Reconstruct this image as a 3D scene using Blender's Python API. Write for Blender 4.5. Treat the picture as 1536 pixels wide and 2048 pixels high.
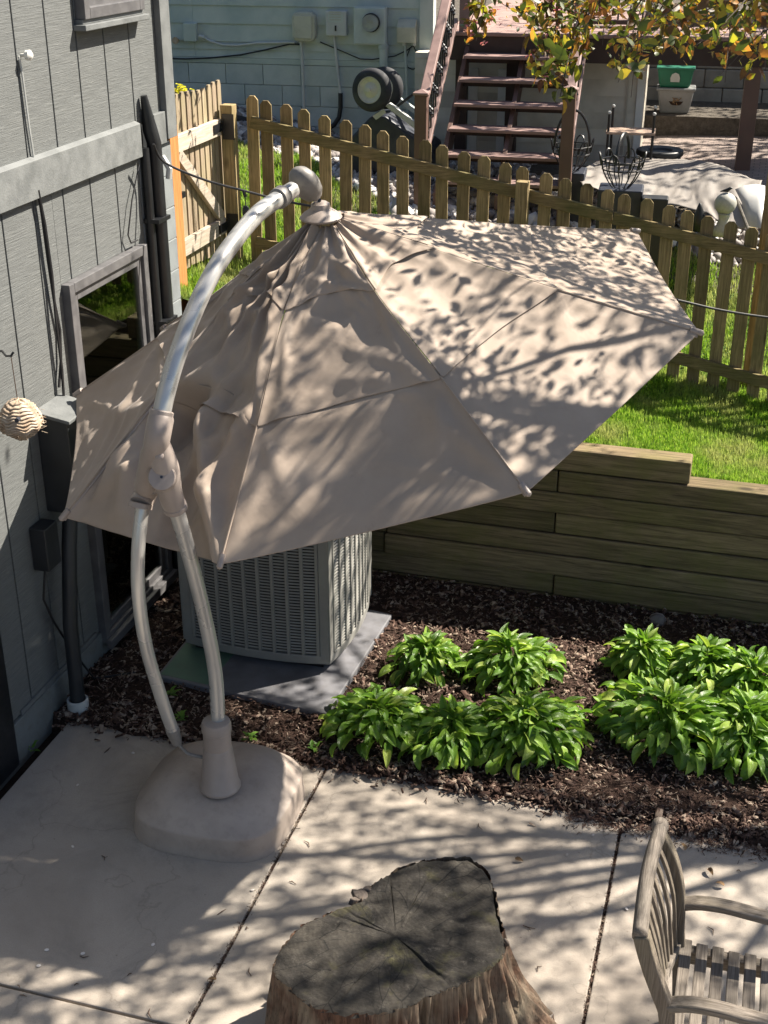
import bpy, bmesh, math, random
import numpy as np
from mathutils import Vector, Matrix, noise as mnoise
random.seed(7)
rng = np.random.default_rng(7)
R = math.radians

for o in list(bpy.data.objects):
    bpy.data.objects.remove(o)
scene = bpy.context.scene
COL = scene.collection

# ------------------------------------------------------------------ camera
F = 2600.0; TH = R(25.5); AZ = R(16.1); H = 4.4
cam_d = bpy.data.cameras.new('camera')
cam_d.sensor_fit = 'HORIZONTAL'; cam_d.sensor_width = 36.0
cam_d.lens = 36.0 * F / 1536.0
cam_d.clip_start = 0.05; cam_d.clip_end = 400
cam = bpy.data.objects.new('camera', cam_d); COL.objects.link(cam)
cam.location = (0, 0, H)
cam.rotation_euler = (math.pi / 2 - TH, 0, AZ)
scene.camera = cam

# ------------------------------------------------------------------ light
SUN_AZ = 39.0      # direction TO the sun, degrees from +X towards +Y
SUN_EL = 47.0
w = bpy.data.worlds.new('World'); scene.world = w; w.use_nodes = True
nt = w.node_tree; nt.nodes.clear()
sky = nt.nodes.new('ShaderNodeTexSky'); sky.sky_type = 'NISHITA'; sky.sun_disc = False
sky.sun_elevation = R(SUN_EL); sky.sun_rotation = R(90 - SUN_AZ)
bg = nt.nodes.new('ShaderNodeBackground'); bg.inputs['Strength'].default_value = 0.05
wo = nt.nodes.new('ShaderNodeOutputWorld')
nt.links.new(sky.outputs[0], bg.inputs[0]); nt.links.new(bg.outputs[0], wo.inputs[0])
sd = bpy.data.lights.new('sun', 'SUN'); sd.energy = 5.0; sd.angle = R(0.55); sd.color = (1.0, 0.92, 0.80)
sun = bpy.data.objects.new('sun', sd); COL.objects.link(sun)
sv = Vector((math.cos(R(SUN_AZ)) * math.cos(R(SUN_EL)), math.sin(R(SUN_AZ)) * math.cos(R(SUN_EL)), math.sin(R(SUN_EL))))
sun.rotation_euler = sv.to_track_quat('Z', 'Y').to_euler()
sun.location = (3, 5, 12)
scene.view_settings.view_transform = 'Standard'
scene.view_settings.look = 'None'
scene.view_settings.gamma = 1.0
scene.view_settings.exposure = 1.5
scene.view_settings.use_curve_mapping = False

# ------------------------------------------------------------------ survey: photo rays met with real planes
_s, _c = math.sin(TH), math.cos(TH)
fw = np.array([-math.sin(AZ) * _c, math.cos(AZ) * _c, -_s])
rt = np.array([math.cos(AZ), math.sin(AZ), 0.0])
up = np.array([-math.sin(AZ) * _s, math.cos(AZ) * _s, _c])
CAM = np.array([0, 0, H])
def ray(x, y): return fw + (x - 768) / F * rt - (y - 1024) / F * up
def atZ(x, y, z=0.0):
    r = ray(x, y); return Vector(CAM + r * (z - H) / r[2])
def atX(x, y, X0=-3.66):
    r = ray(x, y); return Vector(CAM + r * X0 / r[0])
def atY(x, y, Y0):
    r = ray(x, y); return Vector(CAM + r * Y0 / r[1])
def atD(x, y, d): return Vector(CAM + ray(x, y) * d)
def atP(x, y, p0, ang):
    a = R(ang); n = np.array([-math.sin(a), math.cos(a), 0]); r = ray(x, y)
    return Vector(CAM + r * (n @ np.array([p0[0], p0[1], 0])) / (n @ r))

# ------------------------------------------------------------------ object helpers
W = {}
def tag(o, label=None, cat=None, group=None, kind=None):
    if label: o['label'] = label
    if cat: o['category'] = cat
    if group: o['group'] = group
    if kind: o['kind'] = kind
    return o
def put(o, parent=None, loc=(0, 0, 0), rot=None):
    COL.objects.link(o)
    o.location = loc
    m = Matrix.Translation(Vector(loc))
    if rot is not None:
        o.rotation_euler = rot
        from mathutils import Euler
        m = m @ Euler(rot).to_matrix().to_4x4()
    W[o.name] = m
    if parent is not None:
        o.parent = parent
        o.matrix_parent_inverse = W[parent.name].inverted()
    return o
def thing(name, label, cat, loc, group=None):
    o = bpy.data.objects.new(name, None); o.empty_display_size = 0.2
    put(o, None, loc); return tag(o, label, cat, group)
def dup(o, parent, loc, rot=None):
    c = bpy.data.objects.new(o.name.split('.')[0], o.data)
    for md in o.modifiers:
        if md.type == 'BEVEL':
            b = c.modifiers.new('bevel', 'BEVEL'); b.width = md.width; b.segments = md.segments; b.limit_method = 'ANGLE'
    for k in ('kind',):
        if k in o: c[k] = o[k]
    return put(c, parent, loc, rot)

def frame_from(d, upv=Vector((0, 0, 1))):
    d = d.normalized()
    if abs(d.dot(upv)) > 0.98: upv = Vector((0, 1, 0))
    a = d.cross(upv).normalized(); b = a.cross(d).normalized()
    return a, b
class MB:
    def __init__(self): self.v = []; self.f = []
    def add(self, vs, fs):
        n = len(self.v); self.v += [Vector(p) for p in vs]; self.f += [tuple(i + n for i in f) for f in fs]; return self
    def box(self, x0, x1, y0, y1, z0, z1, M=None):
        vs = [Vector((x, y, z)) for x in (x0, x1) for y in (y0, y1) for z in (z0, z1)]
        if M is not None: vs = [M @ p for p in vs]
        return self.add(vs, [(0, 1, 3, 2), (4, 6, 7, 5), (0, 4, 5, 1), (2, 3, 7, 6), (0, 2, 6, 4), (1, 5, 7, 3)])
    def beam(self, p, q, wa, wb, upv=Vector((0, 0, 1))):
        p = Vector(p); q = Vector(q); a, b = frame_from(q - p, upv)
        vs = [c + sa * a * wa / 2 + sb * b * wb / 2 for c in (p, q) for sa, sb in ((-1, -1), (1, -1), (1, 1), (-1, 1))]
        return self.add(vs, [(0, 3, 2, 1), (4, 5, 6, 7), (0, 1, 5, 4), (1, 2, 6, 5), (2, 3, 7, 6), (3, 0, 4, 7)])
    def tube(self, pts, r, n=8, cap=True, squash=1.0):
        pts = [Vector(p) for p in pts]; rs = [float(q) for q in r] if hasattr(r, '__len__') else [r] * len(pts)
        base = len(self.v); a = None
        for i, p in enumerate(pts):
            d = (pts[min(i + 1, len(pts) - 1)] - pts[max(i - 1, 0)])
            if d.length < 1e-9: d = Vector((0, 0, 1))
            d.normalize()
            if a is None: a, b = frame_from(d)
            else:
                a = (a - d * a.dot(d)).normalized(); b = a.cross(d).normalized()
            for k in range(n):
                t = 2 * math.pi * k / n
                self.v.append(p + rs[i] * (math.cos(t) * a + math.sin(t) * squash * b))
        for i in range(len(pts) - 1):
            for k in range(n):
                k2 = (k + 1) % n
                self.f.append((base + i * n + k, base + i * n + k2, base + (i + 1) * n + k2, base + (i + 1) * n + k))
        if cap:
            self.f.append(tuple(base + k for k in reversed(range(n))))
            self.f.append(tuple(base + (len(pts) - 1) * n + k for k in range(n)))
        return self
    def lathe(self, prof, n=24, c=(0, 0, 0), axis=None, sq=(1, 1)):
        c = Vector(c); base = len(self.v)
        if axis is None: M = Matrix.Identity(3)
        else: M = Vector(axis).to_track_quat('Z', 'Y').to_matrix()
        for r, z in prof:
            for k in range(n):
                t = 2 * math.pi * k / n
                self.v.append(c + M @ Vector((r * math.cos(t) * sq[0], r * math.sin(t) * sq[1], z)))
        for i in range(len(prof) - 1):
            for k in range(n):
                k2 = (k + 1) % n
                self.f.append((base + i * n + k, base + i * n + k2, base + (i + 1) * n + k2, base + (i + 1) * n + k))
        self.f.append(tuple(base + k for k in reversed(range(n))))
        self.f.append(tuple(base + (len(prof) - 1) * n + k for k in range(n)))
        return self
    def prism(self, poly, M, h0, h1):
        n = len(poly)
        vs = [M @ Vector((x, y, h)) for h in (h0, h1) for x, y in poly]
        fs = [tuple(reversed(range(n))), tuple(range(n, 2 * n))] + [(i, (i + 1) % n, n + (i + 1) % n, n + i) for i in range(n)]
        return self.add(vs, fs)
    def grid(self, P):
        nu = len(P); nv = len(P[0]); base = len(self.v)
        for row in P: self.v += [Vector(p) for p in row]
        for i in range(nu - 1):
            for j in range(nv - 1):
                self.f.append((base + i * nv + j, base + (i + 1) * nv + j, base + (i + 1) * nv + j + 1, base + i * nv + j + 1))
        return self
    def build(self, name, m, parent=None, smooth=False, bevel=0, solid=0, origin=None, label=None):
        if origin is None:
            lo = Vector((min(p[i] for p in self.v) for i in range(3))); hi = Vector((max(p[i] for p in self.v) for i in range(3)))
            origin = (lo + hi) / 2
            if parent is None: origin.z = lo.z
        origin = Vector(origin)
        me = bpy.data.meshes.new(name); me.from_pydata([p - origin for p in self.v], [], self.f); me.update()
        if m is not None: me.materials.append(m)
        o = bpy.data.objects.new(name, me); put(o, parent, origin)
        if smooth:
            for p in me.polygons: p.use_smooth = True
            if smooth != 'all':
                try: me.set_sharp_from_angle(angle=R(38))
                except Exception: pass
        if bevel:
            b = o.modifiers.new('bevel', 'BEVEL'); b.width = bevel; b.segments = 2; b.limit_method = 'ANGLE'
        if solid:
            b = o.modifiers.new('solid', 'SOLIDIFY'); b.thickness = solid; b.offset = -1
        if label: o['label'] = label
        return o
def box(name, m, parent, x0, x1, y0, y1, z0, z1, bevel=0, label=None):
    return MB().box(x0, x1, y0, y1, z0, z1).build(name, m, parent, bevel=bevel, label=label)
def stuffmesh(name, V, Fc, m, smooth=False, parent=None):
    me = bpy.data.meshes.new(name)
    V = np.asarray(V, dtype=np.float32); Fc = np.asarray(Fc, dtype=np.int32)
    k = Fc.shape[1]
    me.vertices.add(len(V)); me.vertices.foreach_set('co', V.ravel())
    me.loops.add(Fc.size); me.loops.foreach_set('vertex_index', Fc.ravel())
    me.polygons.add(len(Fc)); me.polygons.foreach_set('loop_start', np.arange(0, Fc.size, k, dtype=np.int32))
    me.polygons.foreach_set('loop_total', np.full(len(Fc), k, dtype=np.int32))
    me.update(calc_edges=True)
    if smooth: me.polygons.foreach_set('use_smooth', np.ones(len(Fc), dtype=bool))
    me.materials.append(m)
    o = bpy.data.objects.new(name, me); put(o, parent)
    return o

# ------------------------------------------------------------------ materials
def hexc(r, g, b):   # sRGB 0-255 to linear
    f = lambda c: (c / 255 / 12.92) if c <= 10 else ((c / 255 + 0.055) / 1.055) ** 2.4
    return (f(r), f(g), f(b), 1)
class NT:
    def __init__(self, name):
        self.m = bpy.data.materials.new(name); self.m.use_nodes = True
        self.t = self.m.node_tree; self.p = self.t.nodes['Principled BSDF']; self.out = self.t.nodes['Material Output']
    def n(self, typ, **kw):
        nd = self.t.nodes.new(typ)
        for k, v in kw.items(): setattr(nd, k, v)
        return nd
    def l(self, a, b): self.t.links.new(a, b)
    def coords(self, scale=(1, 1, 1), kind='Object', rnd=True):
        tc = self.n('ShaderNodeTexCoord'); mp = self.n('ShaderNodeMapping')
        mp.inputs['Scale'].default_value = scale
        if kind == 'World':
            g = self.n('ShaderNodeNewGeometry'); self.l(g.outputs['Position'], mp.inputs[0])
        else:
            self.l(tc.outputs['Object'], mp.inputs[0])
            if rnd:
                oi = self.n('ShaderNodeObjectInfo'); mu = self.n('ShaderNodeMath', operation='MULTIPLY'); mu.inputs[1].default_value = 37.0
                self.l(oi.outputs['Random'], mu.inputs[0]); self.l(mu.outputs[0], mp.inputs['Location'])
        return mp.outputs[0]
    def noise(self, vec, scale, detail=4, rough=.55, dist=0):
        x = self.n('ShaderNodeTexNoise'); x.inputs['Scale'].default_value = scale; x.inputs['Detail'].default_value = detail
        x.inputs['Roughness'].default_value = rough; x.inputs['Distortion'].default_value = dist
        self.l(vec, x.inputs['Vector']); return x.outputs['Fac']
    def vor(self, vec, scale, feat='F1', out='Distance'):
        x = self.n('ShaderNodeTexVoronoi', feature=feat); x.inputs['Scale'].default_value = scale
        self.l(vec, x.inputs['Vector']); return x.outputs[out]
    def ramp(self, fac, stops):
        x = self.n('ShaderNodeValToRGB'); e = x.color_ramp.elements
        while len(e) < len(stops): e.new(0.5)
        for i, (p, c) in enumerate(stops):
            e[i].position = p; e[i].color = c if hasattr(c, '__len__') else (c, c, c, 1)
        self.l(fac, x.inputs[0]); return x.outputs[0]
    def mix(self, fac, a, b, mode='MIX'):
        x = self.n('ShaderNodeMix', data_type='RGBA', blend_type=mode)
        for s, v in ((0, fac), (6, a), (7, b)):
            if hasattr(v, 'is_linked') or hasattr(v, 'links'): self.l(v, x.inputs[s])
            elif s == 0: x.inputs[0].default_value = v
            else: x.inputs[s].default_value = v if hasattr(v, '__len__') else (v, v, v, 1)
        return x.outputs[2]
    def col(self, c):
        if hasattr(c, 'links'): self.l(c, self.p.inputs['Base Color'])
        else: self.p.inputs['Base Color'].default_value = c
    def rough(self, v):
        if hasattr(v, 'links'): self.l(v, self.p.inputs['Roughness'])
        else: self.p.inputs['Roughness'].default_value = v
    def bump(self, h, strength=.3, dist=.01, prev=None):
        b = self.n('ShaderNodeBump'); b.inputs['Strength'].default_value = strength; b.inputs['Distance'].default_value = dist
        self.l(h, b.inputs['Height'])
        if prev is not None: self.l(prev, b.inputs['Normal'])
        self.l(b.outputs[0], self.p.inputs['Normal']); return b.outputs[0]
    def rnd(self, lo=.85, hi=1.15):
        oi = self.n('ShaderNodeObjectInfo'); mr = self.n('ShaderNodeMapRange')
        mr.inputs['To Min'].default_value = lo; mr.inputs['To Max'].default_value = hi
        self.l(oi.outputs['Random'], mr.inputs['Value']); return mr.outputs[0]
    def mulval(self, c, v):   # multiply colour by value output
        cb = self.n('ShaderNodeCombineColor')
        for i in range(3): self.l(v, cb.inputs[i])
        return self.mix(1.0, c, cb.outputs[0], 'MULTIPLY')

def plain(name, c, rough=.6, metal=0, c2=None, scale=6, bump=0, bscale=60, vary=0, spec=.5, dirt=0):
    t = NT(name); v = t.coords()
    c = tuple(c) if len(c) == 4 else (*c, 1)
    c2 = c2 or tuple(x * .78 for x in c[:3]) + (1,)
    c2 = tuple(c2) if len(c2) == 4 else (*c2, 1)
    col = t.ramp(t.noise(v, scale, 5, .6), [(.35, c2), (.62, c)])
    if dirt:
        d = t.ramp(t.noise(v, scale * 3.1, 6, .7), [(.5, 0.0), (.75, dirt)])
        col = t.mix(d, col, (.09, .075, .055, 1))
    if vary: col = t.mulval(col, t.rnd(1 - vary, 1 + vary))
    t.col(col); t.rough(t.ramp(t.noise(v, scale * 2, 3), [(.3, rough * .8), (.7, min(1, rough * 1.15))]))
    t.p.inputs['Metallic'].default_value = metal
    t.p.inputs['Specular IOR Level'].default_value = spec
    if bump: t.bump(t.noise(v, bscale, 5, .6), bump, .004)
    return t.m

def wood(name, axis, dark, light, fine=90, long=4, vary=.15, stain=None, stain_amt=.5, knots=True, bump=.5, rough=.85, crack=.5):
    t = NT(name)
    sc = [fine / 10] * 3; sc[axis] = long / 10
    v = t.coords(tuple(sc)); vb = t.coords()
    g = t.noise(v, 9, 6, .65, .6)
    col = t.ramp(g, [(.3, dark), (.68, light)])
    big = t.noise(vb, 3.2, 4, .6)
    if stain: col = t.mix(t.ramp(big, [(.42, 0.0), (.66, stain_amt)]), col, stain)
    fib = t.noise(v, 28, 4, .7)
    col = t.mix(t.ramp(fib, [(.54, 0.0), (.72, crack)]), col, tuple(x * .35 for x in dark[:3]) + (1,))
    if knots:
        ks = [2.2] * 3; ks[axis] = 1.1
        vk = t.coords(tuple(ks)); kn = t.vor(vk, 1.6)
        col = t.mix(t.ramp(kn, [(.05, .8), (.12, 0.0)]), col, tuple(x * .45 for x in dark[:3]) + (1,))
    col = t.mulval(col, t.rnd(1 - vary, 1 + vary))
    t.col(col); t.rough(rough); t.p.inputs['Specular IOR Level'].default_value = .25
    b1 = t.bump(g, bump, .004); t.bump(fib, bump * .8, .003, b1)
    return t.m

M = {}
# own house paint: rough sawn siding, saw marks run along Y
def siding_mat():
    t = NT('siding_paint'); vy = t.coords((1, .55, 14), rnd=False); v = t.coords(rnd=False)
    saw = t.noise(vy, 9, 6, .7, .3); saw2 = t.noise(t.coords((1, .9, 30), rnd=False), 8, 3, .8)
    col = t.ramp(saw, [(.3, (.105, .111, .11, 1)), (.7, (.17, .178, .175, 1))])
    col = t.mix(t.ramp(saw2, [(.64, 0.0), (.74, .75)]), col, (.5, .5, .48, 1))
    col = t.mix(t.ramp(t.noise(v, 1.7, 4), [(.45, 0.0), (.7, .35)]), col, (.13, .135, .135, 1))
    t.col(col); t.rough(.75); t.p.inputs['Specular IOR Level'].default_value = .3
    b = t.bump(saw, .75, .006); t.bump(saw2, .6, .004, b); return t.m
M['siding'] = siding_mat()
M['trim_grey'] = plain('trim_grey_paint', (.165, .173, .172), .7, c2=(.115, .122, .122, 1), scale=7, bump=.5, bscale=90, vary=.05)
M['casing'] = plain('window_casing_paint', (.125, .122, .125), .5, c2=(.085, .083, .087, 1), scale=9, bump=.2, vary=.05)
M['black_paint'] = plain('black_painted_metal', (.008, .009, .011), .4, c2=(.014, .015, .017, 1), scale=8, bump=.1)
M['charcoal'] = plain('charcoal_paint', (.022, .024, .027), .5, c2=(.014, .016, .018, 1), scale=6, bump=.1)
M['rubber'] = plain('black_cable_rubber', (.015, .015, .017), .55)
M['found'] = plain('foundation_paint', (.17, .185, .185), .8, c2=(.12, .13, .125, 1), scale=5, bump=.6, bscale=120, dirt=.4)
M['block_paint'] = plain('painted_block', (.21, .23, .235), .8, c2=(.17, .185, .19, 1), scale=5, bump=.6, bscale=120, vary=.05)
M['mortar'] = plain('light_mortar', (.36, .38, .38), .9, bump=.4)
def glass_mat():
    t = NT('window_glass'); t.t.nodes.remove(t.p)
    gl = t.n('ShaderNodeBsdfGlossy'); gl.inputs['Roughness'].default_value = .015; gl.inputs['Color'].default_value = (.9, .95, .9, 1)
    tr = t.n('ShaderNodeBsdfTransparent'); tr.inputs['Color'].default_value = (.85, .92, .85, 1)
    fr = t.n('ShaderNodeFresnel'); fr.inputs['IOR'].default_value = 1.9
    mx = t.n('ShaderNodeMixShader'); t.l(fr.outputs[0], mx.inputs[0]); t.l(tr.outputs[0], mx.inputs[1]); t.l(gl.outputs[0], mx.inputs[2])
    t.l(mx.outputs[0], t.out.inputs[0]); return t.m
M['glass'] = glass_mat()
M['pale_panel'] = plain('pale_green_panel', (.7, .8, .6), .8, c2=(.38, .46, .32, 1), scale=3)  # pale tone imitating the reflection in the lower window
M['room'] = plain('dark_room', (.14, .12, .10), .9)
def clear_glass():
    t = NT('clear_glass'); t.p.inputs['Transmission Weight'].default_value = 1; t.rough(.02); t.col((.95, .97, .95, 1)); t.p.inputs['IOR'].default_value = 1.4; return t.m
M['clear'] = clear_glass()
# concrete
def concrete():
    t = NT('patio_concrete'); v = t.coords(kind='World')
    col = t.ramp(t.noise(v, 1.3, 6, .6, .4), [(.32, (.31, .268, .225, 1)), (.68, (.44, .385, .325, 1))])
    col = t.mix(t.ramp(t.noise(v, 7, 6, .7), [(.5, 0.0), (.78, .45)]), col, (.26, .22, .185, 1))
    col = t.mix(t.ramp(t.noise(v, 160, 2, .5), [(.45, 0.0), (.8, .5)]), col, (.24, .21, .18, 1))
    col = t.mix(t.ramp(t.vor(v, 9.0), [(.02, .6), (.045, 0.0)]), col, (.12, .09, .07, 1))
    col = t.mix(t.ramp(t.noise(v, .55, 3, .5), [(.5, 0.0), (.7, .3)]), col, (.27, .26, .24, 1))
    col = t.mix(t.ramp(t.noise(v, 2.3, 8, .75, 1.2), [(.52, 0.0), (.66, .45)]), col, (.23, .21, .185, 1))
    vd = t.n('ShaderNodeVectorMath', operation='ADD'); nz = t.n('ShaderNodeTexNoise'); nz.inputs['Scale'].default_value = 2.5; nz.inputs['Detail'].default_value = 6; t.l(v, nz.inputs['Vector']); t.l(v, vd.inputs[0]); t.l(nz.outputs['Color'], vd.inputs[1])
    col = t.mix(t.ramp(t.vor(vd.outputs[0], .45, 'DISTANCE_TO_EDGE'), [(.0, .35), (.0022, 0.0)]), col, (.16, .14, .115, 1))
    t.col(col); t.rough(.85); t.p.inputs['Specular IOR Level'].default_value = .3
    b = t.bump(t.noise(v, 55, 6, .7), .35, .004); t.bump(t.noise(v, 4, 4, .5), .3, .02, b); return t.m
M['concrete'] = concrete()
def soil(name, a, b, sc=40):
    t = NT(name); v = t.coords(kind='World')
    col = t.ramp(t.noise(v, sc, 6, .75), [(.3, a), (.7, b)])
    t.col(col); t.rough(.95); t.p.inputs['Specular IOR Level'].default_value = .2
    t.bump(t.noise(v, sc, 6, .8), 1, .02); return t.m
M['soil'] = soil('mulch_soil', (.018, .011, .008, 1), (.075, .045, .034, 1))
M['turf'] = soil('turf_soil', (.03, .045, .012, 1), (.09, .15, .03, 1), 30)
M['dirt'] = soil('stony_soil', (.06, .05, .04, 1), (.16, .14, .115, 1), 20)
def facevar(name, stops, rough=.9, scale=43.0, extra=None, trans=0, bump=0):
    """colour varies from small piece to small piece: cell noise over world position"""
    t = NT(name); v = t.coords(kind='World')
    cellv = t.vor(v, scale, out='Color'); sp = t.n('ShaderNodeSeparateColor'); t.l(cellv, sp.inputs[0])
    col = t.ramp(sp.outputs[0], stops)
    if extra:
        col = t.mix(t.ramp(t.noise(v, extra[0], 4, .6), [(.42, 0.0), (.62, extra[2])]), col, extra[1])
    t.col(col); t.rough(rough); t.p.inputs['Specular IOR Level'].default_value = .3
    if bump: t.bump(t.noise(v, 90, 4, .7), bump, .004)
    if trans:
        ts = t.n('ShaderNodeBsdfTranslucent'); t.l(col, ts.inputs[0]); mx = t.n('ShaderNodeMixShader'); mx.inputs[0].default_value = trans
        t.l(t.p.outputs[0], mx.inputs[1]); t.l(ts.outputs[0], mx.inputs[2]); t.l(mx.outputs[0], t.out.inputs[0])
    return t.m
M['chips'] = facevar('bark_mulch', [(.05, (.035, .018, .013, 1)), (.4, (.085, .048, .036, 1)), (.7, (.16, .105, .08, 1)), (.93, (.33, .26, .2, 1))], scale=36, bump=.5)
M['grass'] = facevar('grass_blades', [(.0, (.11, .22, .02, 1)), (.5, (.22, .40, .03, 1)), (.9, (.40, .55, .07, 1))], .6, 60, (2.6, (.5, .45, .2, 1), .55), trans=.45)
M['stones'] = facevar('river_stones', [(.0, (.14, .12, .12, 1)), (.35, (.27, .24, .22, 1)), (.65, (.42, .39, .37, 1)), (.9, (.62, .6, .58, 1))], .75, 9)
# timber families (0 x, 1 y, 2 z)
fd, fl = (.15, .11, .055, 1), (.42, .315, .165, 1)
M['fence_v'] = wood('fence_picket_wood', 2, fd, fl, vary=.3, stain=(.11, .105, .04, 1), stain_amt=.5)
M['fence_h'] = wood('fence_rail_wood', 0, (.12, .088, .04, 1), (.35, .26, .13, 1), stain=(.09, .10, .03, 1), stain_amt=.6)
M['gate_v'] = wood('gate_picket_wood', 2, (.2, .15, .1, 1), (.42, .33, .235, 1), stain=(.3, .3, .13, 1), stain_amt=.3)
M['gate_h'] = wood('gate_rail_wood', 1, (.3, .25, .2, 1), (.58, .5, .42, 1), stain=(.4, .33, .2, 1), stain_amt=.3, crack=.35)
M['cedar'] = wood('new_cedar_post', 2, (.3, .115, .035, 1), (.55, .25, .085, 1), vary=.05, crack=.25)
M['timber'] = wood('retaining_timber', 0, (.07, .053, .032, 1), (.24, .18, .105, 1), fine=60, long=3, stain=(.12, .115, .035, 1), stain_amt=.55, vary=.26)
M['bench_y'] = wood('weathered_teak_y', 1, (.075, .062, .05, 1), (.25, .215, .18, 1), fine=160, stain=(.1, .09, .075, 1), vary=.18)
M['bench_z'] = wood('weathered_teak_z', 2, (.08, .062, .046, 1), (.25, .21, .165, 1), fine=160, stain=(.13, .115, .075, 1), vary=.15)
M['bench_x'] = wood('weathered_teak_x', 0, (.08, .065, .05, 1), (.28, .24, .2, 1), fine=160, stain=(.13, .115, .075, 1), vary=.15)
def fabric():
    t = NT('taupe_canopy_fabric'); v = t.coords(kind='World')
    col = t.ramp(t.noise(v, 2.2, 5, .6), [(.3, (.37, .29, .225, 1)), (.7, (.46, .37, .295, 1))])
    col = t.mix(t.ramp(t.noise(v, 9, 5, .75), [(.6, 0.0), (.8, .35)]), col, (.24, .18, .14, 1))
    t.col(col); t.rough(.62); t.p.inputs['Specular IOR Level'].default_value = .45
    t.p.inputs['Sheen Weight'].default_value = .2
    b = t.bump(t.noise(v, 420, 2, .5), .15, .001); b = t.bump(t.noise(v, 30, 4, .6, .2), .07, .004, b); t.bump(t.noise(v, 5, 3, .5, .3), .25, .03, b)
    ts = t.n('ShaderNodeBsdfTranslucent'); t.l(col, ts.inputs[0]); mx = t.n('ShaderNodeMixShader'); mx.inputs[0].default_value = .16
    t.l(t.p.outputs[0], mx.inputs[1]); t.l(ts.outputs[0], mx.inputs[2]); t.l(mx.outputs[0], t.out.inputs[0]); return t.m
M['fabric'] = fabric()
M['taupe'] = plain('taupe_plastic', (.34, .285, .25), .42, c2=(.3, .25, .22, 1), scale=4, bump=.05, dirt=.12)
M['base_taupe'] = plain('taupe_base_plastic', (.40, .335, .285), .5, c2=(.33, .275, .235, 1), scale=5, bump=.15, bscale=40, dirt=.25)
M['grey_cast'] = plain('grey_cast_head', (.23, .215, .20), .5, c2=(.17, .16, .15, 1), scale=14, bump=.15, dirt=.3)
M['alu'] = plain('silver_painted_tube', (.56, .55, .52), .3, .5, c2=(.5, .485, .46, 1), scale=3)
M['ac'] = plain('condenser_metal', (.25, .245, .222), .45, c2=(.21, .205, .19, 1), scale=4, dirt=.12)
M['ac_dark'] = plain('condenser_coil', (.012, .011, .012), .8)
M['pad_green'] = plain('pad_green', (.115, .20, .135), .7, c2=(.09, .15, .11, 1), dirt=.2)
M['pad'] = plain('pad_grey', (.17, .17, .185), .7, c2=(.11, .11, .12, 1), dirt=.3)
M['blue_siding'] = plain('blue_grey_siding', (.50, .545, .505), .6, c2=(.38, .445, .425, 1), scale=2.5, bump=.1, dirt=.08)
M['blue_block'] = plain('blue_grey_block', (.48, .52, .49), .75, c2=(.36, .415, .405, 1), scale=3, bump=.4, bscale=90, vary=.05, dirt=.12)
M['util'] = plain('beige_utility_plastic', (.5, .49, .40), .6, c2=(.42, .415, .335, 1), dirt=.2)
M['util_lt'] = plain('light_grey_utility_plastic', (.52, .53, .51), .55, c2=(.45, .46, .44, 1), dirt=.1)
M['util_bl'] = plain('painted_utility_steel', (.5, .55, .52), .5, c2=(.43, .48, .46, 1), dirt=.1)
M['tyre'] = plain('tyre_rubber', (.022, .023, .027), .75, c2=(.035, .036, .04, 1), bump=.1)
M['rim'] = plain('wheel_rim_paint', (.6, .58, .5), .5, c2=(.5, .48, .41, 1), dirt=.2)
M['tub_black'] = plain('black_cart_plastic', (.014, .018, .03), .5, c2=(.028, .034, .05, 1))
M['brown'] = plain('brown_composite', (.135, .075, .058), .6, c2=(.105, .058, .045, 1), bump=.15, dirt=.1)
M['brown_lt'] = plain('brown_composite_top', (.27, .175, .155), .65, c2=(.21, .135, .12, 1), bump=.2, dirt=.1)
M['deck'] = plain('deck_board_composite', (.33, .21, .175), .7, c2=(.27, .17, .14, 1), bump=.2, vary=.08)
M['dark_brown'] = plain('dark_brown_wood', (.045, .026, .02), .7)  # darker than the other deck browns
M['iron'] = plain('black_wrought_iron', (.012, .013, .015), .4, bump=.2)
M['cream'] = plain('cream_siding', (.66, .615, .52), .6, c2=(.44, .405, .335, 1), scale=2, bump=.1)
M['white'] = plain('white_trim', (.75, .74, .70), .5, c2=(.66, .65, .6, 1))
M['ret_block'] = plain('tan_retaining_block', (.30, .275, .235), .9, c2=(.21, .19, .165, 1), scale=6, bump=.8, bscale=60, vary=.15)
M['paver'] = plain('brick_paver', (.37, .295, .255), .85, c2=(.28, .225, .2, 1), scale=6, bump=.4, vary=.18)
M['tarp'] = plain('grey_beige_tarp', (.24, .215, .19), .75, c2=(.18, .165, .15, 1), scale=3, bump=.15, bscale=25, dirt=.15)
M['tarp_w'] = plain('sunlit_tarp_colour', (.42, .42, .40), .5, c2=(.52, .51, .49, 1), scale=3)  # tarp colour lightened to imitate sun on its right end
M['green_bin'] = plain('green_bin_plastic', (.015, .15, .085), .45, c2=(.012, .125, .07, 1))
M['grey_tub'] = plain('translucent_tub_plastic', (.27, .27, .265), .4, c2=(.22, .22, .215, 1), dirt=.2)
M['globe'] = plain('pale_stone_globe', (.48, .47, .42), .6, c2=(.36, .36, .31, 1), scale=14, dirt=.3)
M['rope'] = plain('woven_rope', (.52, .43, .33), .9, c2=(.33, .23, .15, 1), scale=22, bump=.8, bscale=140)
M['shelf'] = wood('pale_shelf_board', 0, (.35, .25, .19, 1), (.6, .45, .35, 1), knots=False)
M['edge_timber'] = wood('landscape_edging', 0, (.06, .055, .045, 1), (.17, .155, .13, 1))
M['twig'] = plain('twig_bark', (.10, .06, .04), .9, vary=.3)
M['dryleaf'] = plain('dry_leaf', (.28, .17, .08), .8, vary=.4)
M['petal'] = plain('pale_petal', (.75, .68, .62), .7, vary=.1)

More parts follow.
